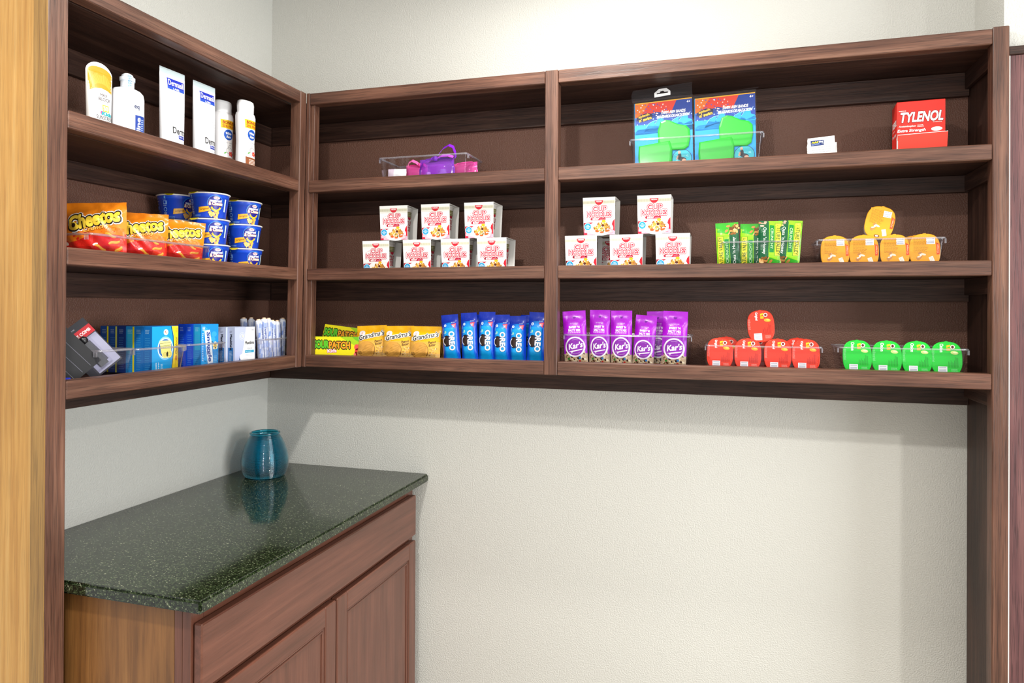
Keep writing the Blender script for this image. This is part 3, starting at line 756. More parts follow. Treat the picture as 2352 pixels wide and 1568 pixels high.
# ---- peanut butter cookie packs
def make_cookie():
    t = thing('cookie_pack', 'x', 'cookie pack', 'yellow peanut butter cookie packs'); P = Pouch(104, 114, 26, 9, .06, 21, .9)
    P.body(lambda a, b: 'f7b914' if b > .55 else ('eeb54c' if b > .2 else 'd9ab66')).build('wrapper', FILM, t)
    A = Art()
    A.e(-15, 34, 31, 27, '8a5f26', 1, 30); A.e(-16, 35, 30, 26, 'dca24a', 2, 30)
    for i in range(9): A.stroke([(-40+i*3, 18+i*4.2), (-24+i*3.6, 12+i*4.4), (4+i*.8, 22+i*3.2)], .8, 'a87a36', 3)
    q = random.Random(6)
    for i in range(30): A.e(28+q.uniform(-9, 16), 24+q.uniform(-16, 20), q.uniform(1, 3.2), q.uniform(.8, 2), q.choice(['c99c55', 'f0d7a0', 'a87c3c', 'e6c687']), 1, 8)
    A.micro(-46, 20, -30, 30, 3, '6a4a1c', 4, 2)
    A.p([(-48, 66), (48, 84), (48, 94), (-48, 78)], 'fdf9ef', 3)
    A.t("Grandma's", 2, 81, 90, 16, '15120f', 6, .02, .25, 10, 'fdf9ef', .075)
    A.e(-31, 88, 11, 10, 'fdf9f2', 4); A.ring(-31, 88, 7, 8, 'c8b3d8', 5); A.e(-31, 88, 4, 5, 'e8c4b8', 5)
    A.t('Peanut', 27, 62, 26, 8, '3b2a12', 3, .01, .3, 10); A.t('Butter', 28, 53, 24, 8, '3b2a12', 3, .01, .3, 10)
    m = MB(); m.art(A, P.f, (4, 4), .2, .2); m.build('front_print', FILM, t)
    return t
CK = make_cookie()
for i, (x, y, rz, roll, tl, lb) in enumerate([(.522, -.170, 8, -3, -8, 'at the left beside the yellow candy boxes'), (.620, -.176, 6, -1, -8, 'in the middle of the three'), (.716, -.180, 4, 0, -8, 'third from left, its name in full view')]):
    inst(CK, 'yellow cookie pack %s' % lb, x, y, SH[2]+.003, rz, tl, roll, scale=(.98, 1, 1.0))
inst(CK, 'yellow cookie pack mostly hidden behind the first blue cookie sleeve', .745, -.123, SH[2]+.003, 0, -4, 0, scale=(.98, 1, .97))

# ---- cartons (plain boxes with print)
def carton(name, label, cat, group, w, d, h, c, A=None, side=None, top=None, cside=None, step=.1):
    t = thing(name, label, cat, group); m = MB(); x, y = w/2, d/2
    b = .8
    m.rings([[(-x+b, -y+b, 0), (x-b, -y+b, 0), (x-b, y-b, 0), (-x+b, y-b, 0)], [(-x, -y, b), (x, -y, b), (x, y, b), (-x, y, b)], [(-x, -y, h-b), (x, -y, h-b), (x, y, h-b), (-x, y, h-b)], [(-x+b, -y+b, h), (x-b, -y+b, h), (x-b, y-b, h), (-x+b, y-b, h)]], cside or c, smooth=False)
    m.build('box', PAPER, t)
    if A: k = MB(); k.art(A, flat(-y), step=step); k.build('front_print', PAPER, t)
    if side: k = MB(); k.art(side, lambda u, v, h_: (-x-h_, -u, v), step=step); k.build('side_print', PAPER, t)
    return t
# yellow sour candy boxes
def sour_art():
    A = Art(); A.r(-84, .5, 84, 77.5, 'f5e51a', 0)
    A.p([(84, 77.5), (84, 30), (60, 50), (30, 66), (10, 77.5)], 'a6d21e', 1); A.p([(84, 77.5), (84, 55), (60, 70), (52, 77.5)], '6fbf2a', 2)
    A.t('SOUR', -55, 52, 50, 24, '5fc52a', 2, .06, 0, 0, '1c2210', .09); A.t('PATCH', 8, 50, 72, 22, 'f2a023', 2, .04, 0, 0, '2a1408', .1)
    A.t('Kids', -18, 31, 30, 11, 'fff4fa', 2, .03, 0, 4, 'd8407c', .07); A.e(52, 14, 7, 4, '7fd04a', 2, rot=20); A.e(48, 10, 5, 5, '5fc02a', 3)
    for x, y, c in ((68, 44, 'ef5a4e'), (70, 30, 'e8463c'), (66, 18, 'f0766a'), (74, 20, 'e8463c')): A.e(x, y, 9, 10, c, 3)
    return A
CA = carton('candy_box', 'yellow sour candy box standing at the front left end of the bottom shelf', 'candy box', 'yellow sour candy boxes', 168, 22, 78, 'b5cf1e', sour_art(), None, None, '8fb81e')
place(CA, .400, -.176, SH[2], 10)
CB = dup(CA, 'yellow sour candy box tilted behind the front one, its green end raised'); place(CB, .385, -.115, SH[2]+.031, 3, -14, 6)
CC = carton('candy_tray', 'open yellow display tray supporting the tilted candy box', 'tray', None, 150, 34, 30, 'c9b51c'); place(CC, .385, -.113, SH[2], 3)

# red medicine dispenser box
def medicine():
    A = Art(); y = 0
    A.t('TYLENOL', 2, 97, 98, 21, 'ffffff', 2, .035, .22, 0, '8c0f12', .05)
    A.t('Acetaminophen', -32, 77, 40, 4.8, 'ffe6e2', 1, .03, .15); A.micro(-8, 74, 10, 80, 2, 'ffd8d2', 1, 2); A.micro(28, 82, 50, 84.5, 1, 'ffd8d2', 1, 3)
    A.t('Extra Strength', -22, 67, 66, 7.5, 'ffffff', 1, .03, .2)
    A.p([(16, 60), (50, 62), (48, 40), (10, 38)], 'd9281c', 1); A.e(37, 68, 13, 4.6, 'fdfdfd', 2); A.micro(22, 42, 44, 57, 3, 'ffe0da', 2, 4, .6)
    A.micro(-52, 110, -34, 113, 1, 'ffd8d2', 1, 3)
    B = Art(); B.t('TYLENOL', 0, 88, 62, 13, 'ffffff', 1, .04, .2); B.t('Extra Strength', 0, 62, 56, 8, 'ffe0dc', 1, .03, .2); B.micro(-26, 72, 10, 76, 1, 'ffd8d2', 1, 5)
    t = carton('medicine_box', 'red tablet dispenser box with a cut-out front on the top shelf', 'medicine box', None, 113, 74, 132, 'f0392b', A, B, None, 'ef2f25')
    m = MB(); m.hexa([(-56.5, -45, 0), (57.5, -45, 0), (57.5, -44, 0), (-56.5, -44, 0), (-57, -52, 56), (60, -52, 58), (60, -51, 58), (-57, -51, 56)], 'f2402f')
    m.hexa([(-58, -51, 56), (-56.4, -51, 56), (-56.4, -37.2, 50), (-58, -37.2, 50), (-56.8, -50.4, 55.6), (-56.2, -50.4, 55.6), (-56.2, -37.3, 50), (-57, -37.3, 50)], 'f6f2ee')
    m.hexa([(-57, -51.9, 56), (60, -51.9, 58), (60, -51.1, 58), (-57, -51.1, 56), (-57, -51.9, 57.2), (60, -51.9, 59.2), (60, -51.1, 59.2), (-57, -51.1, 57.2)], 'f8f0ec')
    m.hexa([(-57.4, -50, 2), (-56.2, -50, 2), (-56.2, -37.2, 2), (-57.4, -37.2, 2), (-57.4, -50.6, 55), (-56.2, -50.6, 55), (-56.2, -37.2, 50), (-57.4, -37.2, 50)], 'f4eeea')
    m.build('front_flap', PAPER, t)
    return t
_o = place(medicine(), 2.139, -.128, SH[0], -3); _o.scale = (1, 1, 1.21)
# medicine sachets
def sachet(label, w, h, seed, art=True):
    t = thing('medicine_sachet', label, 'sachet', 'small white medicine sachets'); P = Pouch(w, h, 5, 6, .02, seed, .5)
    P.body(lambda a, b: 'f3f3f1').build('wrapper', FILM, t)
    z = MB()
    for i in range(int(h/5)): z.hexa([(-w/2-1.6, -.5, i*5), (-w/2, -.5, i*5), (-w/2, .5, i*5), (-w/2-.2, .5, i*5), (-w/2-.2, -.5, i*5+5), (-w/2, -.5, i*5+5), (-w/2, .5, i*5+5), (-w/2-.2, .5, i*5+5)], 'ececea')
    z.build('serrated_edge', PAPER, t)
    if art:
        A = Art(); A.r(-w/2+7, h-24, -w/2+40, h-8, '16306e', 1); A.t('Advil', -w/2+18, h-13.5, 17, 5.5, 'f2e21c', 2, .04, .2); A.t('PM', -w/2+33, h-13.5, 9, 5, 'f4f6ff', 2, .04)
        A.micro(-w/2+9, h-22, -w/2+36, h-17, 2, '8fa6e0', 2, 2); A.micro(-w/2+8, 6, w/2-8, h-26, 7, 'b9bcc0', 1, 3, .3); A.micro(0, h-22, w/2-6, h-8, 4, 'c4c6ca', 1, 6, .3)
        m = MB(); m.art(A, P.f, (4, 4), .16); m.build('front_print', FILM, t)
    return t
place(sachet('white medicine sachet with a dark blue label, in front', 68, 78, 2), 1.896, -.172, SH[0]+.001, -4, -6, -3)
place(sachet('plain backed medicine sachet peeking out behind the labelled one', 76, 64, 5, False), 1.899, -.155, SH[0]+.001, 2, -6, -2)

# ---- granola bars
def make_bar():
    t = thing('granola_bar', 'x', 'granola bar', 'green granola bars'); P = Pouch(58, 142, 18, 8, .04, 31, 1.0)
    def cf(a, b):
        if b > .9: return '3fae2a'
        return '86cf1c' if a < .58 else '0e5a34'
    P.body(cf).build('wrapper', FILM, t)
    A = Art()
    A.p([(-28, 0), (2, 0), (4, 110), (-28, 128)], '8fd21f', 0); A.p([(-29, 116), (4, 106), (4, 140), (-29, 140)], '37a62b', 1)
    A.r(-27, 6, -11, 102, '1f6a2a', 1); A.r(-26, 7, -12, 101, 'eee23a', 2); A.t('NATURE VALLEY', -19, 54, 90, 9.5, '1d5a24', 3, .015, 0, 90)
    A.r(-9, 12, 2, 92, '17863a', 2); A.t('CRUNCHY', -3.5, 52, 60, 6.5, 'c9efb0', 3, .01, 0, 90)
    A.r(4, 4, 28, 112, '0e5a34', 1); A.t("Oats 'n Honey", 15, 58, 78, 10, 'f4faf2', 3, .01, 0, 90)
    q = random.Random(2)
    for i in range(26): A.e(11+q.uniform(-14, 15), 122+q.uniform(-14, 13), q.uniform(3, 8), q.uniform(1.5, 4), q.choice(['c48a4a', '8a5a2a', 'e6c489', '6a3f1c', 'd9a866', '3a2412']), 2+i % 3, 9, rot=q.uniform(0, 180))
    for i in range(8): A.e(20+q.uniform(-8, 6), 8+q.uniform(-5, 7), 4, 2.5, q.choice(['d9a890', 'b87a5a', 'e8c4b0']), 3, 9)
    m = MB(); m.art(A, P.f, (6, 7), .1); m.build('front_print', FILM, t)
    return t
GB = make_bar()
for i, (x, y, rz, roll, pack, lb) in enumerate([(1.652, -.176, 4, -3, 0, 'first from the left'), (1.713, -.170, -2, 0, 0, 'second from the left'), (1.762, -.176, 2, 1.5, 180, 'third from the left, upside down'), (1.814, -.174, -3, 4, 180, 'at the right end, upside down')]):
    o = inst(GB, 'green granola bar in the bin, %s' % lb, x, y, SH[1]+.003, rz, -3, roll, scale=(1.08, 1, (.96, .93, .97, .97)[i]))
    if pack:
        o.rotation_euler = (R_(3), R_(180+roll), R_(rz)); o.location.z = SH[1]+.003+.142*.965
make_bin('clear acrylic bin holding the green granola bars', 205, 140, 84, 1.733, -.122, SH[1])

# ---- swim arm band packs
def make_swim(header):
    t = thing('swim_band_pack', 'x', 'toy pack', 'swim arm band packs'); w, h = 168, 218
    m = MB(); m.box(-w/2, w/2, -.6, .6, 0, h, '149be8'); m.build('card', PAPER, t)
    A = Art()
    A.r(-w/2+2, 0, w/2, h, '1aa3ee', 0); A.r(-w/2+2, 150, w/2, h, '16409e', 1)
    A.p([(-w/2+2, h-2), (40, h-2), (22, 176), (-20, 186), (-50, 178), (-w/2+2, 176)], 'e8402a', 2); A.p([(-w/2+2, h-2), (-w/2+44, h-2), (-w/2+18, 178), (-w/2+2, 172)], 'ee7a24', 3)
    A.r(-w/2+2, h-3, w/2, h, 'f4b62a', 4)
    q = random.Random(3)
    for i in range(50): A.e(q.uniform(-80, 10), q.uniform(172, 212), q.uniform(.8, 2.6), q.uniform(.8, 2.6), q.choice(['f6d8c8', '3a5fc8', 'ffffff', '2f4fb8']), 4, 8)
    for i in range(26): A.e(q.uniform(-80, 82), q.uniform(148, 180), q.uniform(.8, 2.6), q.uniform(.8, 2.6), q.choice(['4f8fe0', '9fc8f4', '2f6fd0']), 4, 8)
    for cx, cy in ((-30, 152), (-4, 162), (40, 156), (66, 164)):
        A.p([(cx-26, cy-26), (cx-16, cy-6), (cx-2, cy+6), (cx+12, cy+8), (cx+5, cy+2), (cx+6, cy-8), (cx+16, cy-12), (cx+20, cy-26)], '1aa3ee', 3); A.stroke([(cx-20, cy-12), (cx-12, cy), (cx, cy+6), (cx+12, cy+8)], 1.2, '8fd6fa', 4)
    A.r(-w/2+2, 100, w/2, 136, '1aa3ee', 3); A.p([(-w/2+2, 128), (-60, 150), (-20, 140), (20, 150), (60, 140), (w/2, 150), (w/2, 120), (-w/2+2, 120)], '1aa3ee', 3)
    A.e(-54, 172, 24, 12, '1b2450', 5, 18, rot=12); A.t('splash', -56, 177, 32, 9, 'f2cf4a', 6, .05, 0, 12, '6a2a10', .06); A.t("n' swim", -52, 167, 36, 9, 'f2cf4a', 6, .05, 0, 12, '6a2a10', .06)
    A.t('SWIM ARM BANDS', 30, 181, 70, 8.5, 'ffffff', 5, .05, .2); A.t('BRASSARDS DE NATATION', 29, 169, 94, 8, 'ffffff', 5, .05, .2)
    A.t('4+', 74, 207, 10, 7, 'ffffff', 5, .03)
    A.e(52, 36, 28.5, 28.5, '123a5a', 12, 32); A.e(52, 36, 27, 27, '35bccb', 13, 32)
    for i in range(18): A.e(52+q.uniform(-17, 17), 36+q.uniform(-18, 12), q.uniform(2, 5), .7, 'a6ece8', 14, 8, rot=q.uniform(-20, 30))
    A.e(46, 44, 5, 9, '20252e', 15); A.e(52, 35, 13, 6, '262b34', 15, rot=-14); A.e(45, 55, 4, 5, 'd8a98c', 15); A.e(40, 40, 3, 7, 'd8a98c', 15, rot=-20); A.e(58, 30, 6, 5, 'd8a98c', 16); A.e(50, 22, 12, 3.4, '36b84a', 16, rot=8)
    k = MB(); k.art(A, flat(-.6), step=.06); pr = k.build('card_print', PAPER, t)
    def band(name, pts, th, e=5):
        cx = sum(p[0] for p in pts)/len(pts); cy = sum(p[1] for p in pts)/len(pts)
        def lp(k, y): return [(cx+(x-cx)*k, y, cy+(z-cy)*k) for x, z in pts]
        g = MB(); g.rings([lp(1, -1.6), lp(1.0, -1.6-th*.4), lp(.96, -1.6-th*.8), lp(.88, -1.6-th), lp(.4, -1.7-th)], '16c326', smooth=False)
        return g.build(name, PLAST, t)
    up = [(-8, 70), (8, 64), (60, 62), (72, 70), (77, 96), (76, 122), (66, 134), (44, 140), (20, 154), (6, 157), (-8, 152), (-16, 124), (-15, 92)]
    band('arm_band', up, 5)
    lo = [(-66, 8), (-56, 4), (-10, 6), (16, 12), (24, 30), (26, 70), (20, 92), (-10, 90), (-50, 86), (-72, 84), (-74, 50), (-72, 26)]
    band('arm_band', lo, 9)
    b = MB(); fl = lambda x0, z0, x1, z1, y: [(x0, y, z0), (x1, y, z0), (x1, y, z1), (x0, y, z1)]
    b.add(fl(-w/2-3, -1, w/2+3, h+4, -13), [(0, 1, 2, 3)], 'ffffff')
    if header:
        b.rings([[(-w/2-6, -5, h+3), (w/2+2, -5, h+5), (w/2+1, -4.4, h+5), (-w/2-6, -4.4, h+3)], [(-w/2-9, -2, h+24), (w/2+1, -2, h+26), (w/2+1, -1.4, h+26), (-w/2-9, -1.4, h+24)], [(-w/2-4, 1, h+42), (w/2+1, 3, h+48), (w/2+1, 3.6, h+48), (-w/2-4, 1.6, h+42)]], 'ffffff')
    else:
        b.rings([[(-w/2-3, -13, h+2), (w/2+8, -13, h+6), (w/2+8, -12.4, h+6), (-w/2-3, -12.4, h+2)], [(-w/2, 2, h+8), (w/2+10, 3, h+16), (w/2+10, 3.6, h+16), (-w/2, 2.6, h+8)]], 'ffffff')
    b.build('clear_sleeve', CELLO, t)
    if header:
        hh = MB(); H = Art(); x, y = -2, h+23
        H.p([(-24, y-12), (23, y-9), (23, y+3), (12, y+13), (-10, y+13), (-24, y+2)], 'f7f7f8', 0)
        H.p([(-17, y-3), (16, y-1.5), (16, y+2), (6, y+2), (2, y+6), (-6, y+5), (-8, y+1), (-17, y)], '1a1216', 1)
        hh.art(H, flat(-4.2)); hh.build('hanger_tab', PAPER, t)
    return t
place(tag(make_swim(True), 'swim arm band pack with a white hanger tab above the card'), 1.468, -.165, SH[0]+.003, -2, -6, -1.8)
place(tag(make_swim(False), 'swim arm band pack without hanger tab, beside the taller pack'), 1.640, -.168, SH[0]+.003, -3, -6, -1.2)
make_bin('clear acrylic bin holding the swim arm band packs', 368, 150, 98, 1.557, -.123, SH[0])

# ---- toiletry pouches with ribbon bows
def ribbon(m, pts, wd, c):
    RS = []
    for i, p in enumerate(pts):
        a = Vector(pts[max(i-1, 0)]); b = Vector(pts[min(i+1, len(pts)-1)]); d = (b-a).normalized(); s = Vector((.1, .7, .7)).normalized()*wd/2; n = d.cross(s).normalized()*.5
        P = Vector(p); RS.append([tuple(P+s+n), tuple(P-s+n), tuple(P-s-n), tuple(P+s-n)])
    return m.rings(RS, c, smooth=False)
def vinyl_pouch(label, w, h, mat, c, cl, contents, bow):
    t = thing('toiletry_pouch', label, 'toiletry pouch', 'small vinyl toiletry pouches')
    P = Pouch(w, h, 46, 3, .1, 9, .5, False); P.body('ffffff', 10, 10).build('pouch', mat, t)
    e = MB(); pts = [(-w/2, 0, 2), (-w/2, 0, h*.6), (-w*.42, 0, h*.88), (-w*.3, 0, h), (0, 0, h+1), (w*.3, 0, h), (w*.42, 0, h*.88), (w/2, 0, h*.6), (w/2, 0, 2)]
    e.tube(pts, 2.6, c, 6); e.build('piping', PLAST, t)
    if bow:
        r = MB(); z = h+2
        ribbon(r, [(0, -10, z-6), (10, -11, z+8), (26, -8, z+28), (44, -4, z+38), (58, -2, z+32), (66, -2, z+12), (68, -4, z-4)], 12, c)
        ribbon(r, [(0, -12, z-6), (22, -12, z+4), (46, -10, z+4), (62, -8, z-2)], 12, cl)
        ribbon(r, [(0, -12, z-5), (-14, -13, z-2), (-20, -14, z-9)], 14, c)
        r.lathe([(6, z-11), (9, z-6), (9, z-1), (6, z+3)], c, 10, 0, -11); r.build('ribbon_bow', PLAST, t)
    for k in contents:
        g = MB(); x, zz, r0, hh, cc = k; g.lathe([(r0*.9, zz), (r0, zz+1.5), (r0, zz+hh*.7), (r0*.6, zz+hh*.78), (r0*.6, zz+hh), (r0*.5, zz+hh+1)], cc, 14, x, 0); g.build('toiletry_bottle', PLAST, t)
    return t
place(vinyl_pouch('purple vinyl toiletry pouch with a looped ribbon bow', 122, 80, V_PURP, '7a1fc0', 'c44fe0', [(-30, 4, 12, 34, 'f4f4f6'), (-8, 3, 10, 28, '1c2f9a'), (22, 4, 17, 40, '8fb8a8'), (8, 4, 6, 36, '2a5a4a')], True), .752, -.172, SH[0]+.001, -4)
place(vinyl_pouch('small pink vinyl toiletry pouch left of the purple one', 74, 76, V_PINK, 'e8308f', 'f77fc0', [(-8, 4, 8, 30, '333b38'), (14, 4, 12, 46, 'f3c8a8')], False), .655, -.112, SH[0]+.001, 6)
place(vinyl_pouch('pink vinyl toiletry pouch at the right end of the bin', 96, 74, V_PINK, 'f04fa8', 'ff8fd0', [(-14, 4, 8, 34, '5a5a66'), (18, 4, 13, 38, 'f9d0e4')], False), .826, -.115, SH[0]+.001, -12)
pb = MB(); ribbon(pb, [(0, -2, 0), (-12, -4, 10), (-26, -4, 16), (-38, -3, 10), (-40, -2, -2)], 13, 'f770b8'); ribbon(pb, [(0, -2, 0), (14, -4, 3), (22, -5, -4)], 13, 'f03f98'); pb.lathe([(4, -5), (7, -2), (7, 4), (4, 7)], 'f03f98', 10, 0, -3)
for o in bpy.data.objects:
    if o.get('label', '').startswith('small pink vinyl'): q_ = pb.build('ribbon_bow', PLAST, o); q_.location = (.012, -.004, .074)
wr = thing('tissue_packet', 'white tissue packet at the left end of the toiletry bin', 'packet'); Pq = Pouch(62, 58, 16, 4, .05, 14, 1.2); Pq.body(lambda a, b: 'f1f1f4' if a > .3 else 'd9c8d8').build('wrapper', FILM, wr); place(wr, .600, -.150, SH[0]+.003, 8, -4)
make_bin('clear acrylic bin holding the toiletry pouches', 306, 150, 90, .711, -.123, SH[0])

# ------------------------------------------------------------------ left unit (fronts face +X)
RZ = 90
# sunscreen tube
def sunscreen():
    t = thing('sunscreen_tube', 'white and yellow sunscreen tube with a rounded top on the top left shelf', 'tube')
    L = Loft([(0, 25.5, 17, 2.3), (6, 26, 18, 2.3), (60, 29, 16, 2.4), (110, 32.5, 10, 2.6), (150, 34.5, 4, 3), (154, 34.3, 2.6, 3), (159, 32.5, 1.9, 3), (164, 29, 1.5, 3), (168, 25, 1.3, 3), (171.5, 20, 1.2, 3), (174, 14.5, 1.1, 3), (175.6, 9, 1, 3), (176.2, 4, 1, 3)])
    L.mesh(['fbfaf8']*13).build('tube', PLAST, t)
    A = Art(); P = [(-31.5, 104), (-16, 112), (0, 115), (16, 112), (31.5, 104), (32, 150), (28, 158), (20, 163), (8, 166), (-8, 166), (-20, 163), (-28, 158), (-32, 150)]
    A.p(P, 'ee9a14', 0)
    for i in range(25):
        a = R_(28+i*5.2); A.stroke([(30*math.cos(a)*.75, 108+18*math.sin(a)), (30*math.cos(a)*1.02, 108+44*math.sin(a))], .7, 'fbc95a', 1)
    A.t('MAX', 4, 99, 18, 6.5, '4a3a42', 1, .02); A.t('BLOCK', 6, 89, 32, 7.5, '4a3a42', 1, .02); A.micro(-10, 80, 22, 83, 1, 'a9a0a4', 1, 2)
    A.r(-2, 60, 15, 76, 'f2c13a', 1); A.t('50', 6.5, 68, 12, 10, 'fff6dc', 2, .06)
    A.t('Kids', 9, 55, 28, 8, '2aa6b0', 2, .06, .1); A.e(-3, 56, 5, 4.5, 'e0259a', 1); A.e(20, 54, 3, 3, 'f08a4a', 1)
    A.t('SUNSCREEN', 5, 45, 44, 8.5, '3f3842', 1, .02); A.t('LOTION', 12, 35, 26, 7.5, '5a5258', 1, 0); A.micro(-16, 24, 24, 29, 2, 'e38aa0', 1, 3, .35)
    m = MB(); m.art(A, L.f, (4, 8), .09); m.build('front_print', PLAST, t)
    return t
place(sunscreen(), .228, -.965, SH[0], RZ-4)
# saline bottle
def saline():
    t = thing('saline_bottle', 'plain white oval saline bottle with a flip cap beside the sunscreen', 'bottle')
    L = Loft([(0, 36, 20, 2.3), (4, 38, 22, 2.3), (104, 38, 22, 2.3), (114, 36, 20, 2.2), (120, 30, 16, 2.1), (123, 20, 13, 2), (124, 14, 12, 2)])
    L.mesh(['f4f6fb']*6).build('bottle', PLAST, t)
    c = Loft([(124, 15, 15, 2), (138, 15, 15, 2), (138.5, 17, 17, 2), (146, 17, 17, 2), (147, 14, 14, 2), (152, 12, 12, 2), (155, 7, 7, 2)]); cc = c.mesh(['eaf2fb', 'cfe4f6', 'eaf2fb', 'eaf2fb', 'eaf2fb', 'f4f8fc']).build('flip_cap', PLAST, t)
    B = Art()
    for i in range(5): B.t('SEAL', 0, 128+i*5, 9, 3.6, '2a8fc0', 0, .03, 0, 20)
    b = MB(); b.art(B, c.f, (3, 3)); b.build('cap_print', PLAST, cc)
    A = Art(); A.t('eq', 14, 82, 12, 9, '22305a', 1, .03); A.r(10, 2, 34, 66, '1d3f9a', 0); A.t('Saline', 18, 36, 50, 10, 'f4f8ff', 1, .03, 0, 90); A.micro(25, 8, 32, 60, 12, '9fb8ee', 1, 3)
    m = MB(); m.art(A, L.f, (3, 8), .09); m.build('label', PAPER, t)
    return t
_o = place(saline(), .222, -.877, SH[0], RZ-22); _o.scale = (1.03, 1, 1.15)
# lotion tubes
def lotion():
    t = thing('lotion_tube', 'x', 'tube', 'tall white lotion tubes')
    L = Loft([(0, 30, 19, 2.2), (8, 30.5, 19.5, 2.2), (60, 33, 17, 2.3), (120, 36, 11, 2.6), (165, 38, 4.5, 3), (176, 38.5, 1.8, 4), (177, 38.5, 1.2, 4), (190, 38.5, 1.1, 4)])
    L.mesh(['f9fafd']*6+['cfdde2']).build('tube', PLAST, t)
    A = Art(); A.r(-36, 177.5, 36, 189, 'c4d6da', 0)
    m = MB(); m.art(A, L.f, (4, 8), .09); m.build('crimp_seal', PLAST, t)
    A = Art(); A.r(-20, 146, 32, 170, '1c2fb8', 1); A.r(-20, 146, 32, 152, '1b4fc4', 2); A.t('Dermasil', 6, 161, 46, 12, 'ffffff', 3, .02); A.t('LABS', 6, 149, 18, 4, 'ffffff', 3, .02)
    A.micro(-8, 138, 32, 142, 2, 'b9bec8', 1, 4, .3)
    m = MB(); m.art(A, L.f, (4, 8), .09); m.build('logo_label', PLAST, t)
    A = Art(); A.micro(-6, 92, 32, 106, 4, 'b4b8c2', 1, 5, .25); m = MB(); m.art(A, L.f, (4, 8), .09); m.build('small_print', PLAST, t); A = Art()
    A.t('Derma', 10, 57, 44, 14, '17171c', 1, .02); A.r(4, 40, 32, 48, '2338a8', 1); A.t('Dry Skin', 18, 44, 24, 4.6, 'e8ecff', 2, .02); A.micro(6, 34, 30, 37, 1, 'c4c8d4', 1, 7)
    m = MB(); m.art(A, L.f, (4, 8), .09); m.build('lower_print', PLAST, t)
    return t
LT = lotion()
inst(LT, 'tall white lotion tube, the one beside the saline bottle', .228, -.736, SH[0], RZ-3, 0, 0, scale=(1.1, 1.05, 1.22))
inst(LT, 'tall white lotion tube, the one beside the body wash bottles', .228, -.616, SH[0], RZ-2, 0, 0, scale=(1.1, 1.05, 1.22))
# body wash
def bodywash():
    t = thing('body_wash_bottle', 'x', 'bottle', 'white coconut body wash bottles')
    L = Loft([(0, 30, 17, 2.4), (4, 32, 19, 2.4), (50, 31, 18, 2.4), (90, 29.5, 17, 2.4), (130, 32, 19, 2.4), (156, 33, 19.5, 2.3), (164, 31, 18, 2.2), (167, 27, 16, 2.2)])
    L.mesh(['f2f1f3']*7).build('bottle', PLAST, t)
    c = Loft([(167, 27, 17, 2.2), (188, 28, 17.5, 2.2), (196, 26, 16, 2.2), (198, 22, 13, 2.2)]); c.mesh(['f7f7f8', 'fbfbfb', 'fbfbfb']).build('cap', PLAST, t)
    A = Art(); A.p([(-14, 8), (30, 8), (28, 60), (27.5, 90), (30, 130), (30, 150), (-18, 150), (-14, 110), (-10, 70)], 'f8f6f4', 0)
    A.p([(-18, 148), (31, 148), (31, 122), (-16, 122)], 'f5c01e', 1); A.t('BONUS', 8, 140, 38, 8.5, 'a5331c', 2, .04); A.t('25% FREE', 8, 129, 40, 7, 'b8481c', 2, .03)
    A.e(9, 104, 16, 16, '1c55b8', 2); A.t('White', 9, 108, 20, 7, 'ffffff', 3, .03, .2); A.t('Rain', 10, 98, 16, 7, 'ffffff', 3, .03, .2)
    A.t('body wash', 9, 80, 30, 4.5, '7a7f90', 1); A.ring(12, 56, 9, 10.4, '8a8884', 1, 20, 20, 330); A.ring(16, 66, 7, 7.8, '6a6864', 1, 16, 60, 250)
    for i in range(5): a = R_(i*72); A.e(18+4.5*math.cos(a), 47+4.5*math.sin(a), 4, 3, 'e23b48', 2, 10, rot=i*72)
    A.e(18, 47, 2, 2, 'f6c84a', 3); A.e(-2, 48, 5, 2, '5fa84a', 2, rot=30); A.e(28, 44, 4, 1.8, '5fa84a', 2, rot=-30)
    A.p([(-14, 4), (30, 4), (30, 34), (-14, 36)], '94532f', 1); A.micro(-2, 9, 26, 30, 5, 'f3dfd2', 2, 3, .55)
    m = MB(); m.art(A, lambda u, v, h: L.f(u, 20+v*.86, h), (3, 8), .09); m.build('label', PAPER, t)
    return t
BWp = bodywash()
inst(BWp, 'white coconut body wash bottle in front, nearest the corner', .232, -.442, SH[0], RZ-10, 0, 0, scale=(1.02, 1, 1.17))
inst(BWp, 'white coconut body wash bottle half hidden behind the front one', .165, -.462, SH[0], RZ-18, 0, 0, scale=(1.02, 1, 1.17))

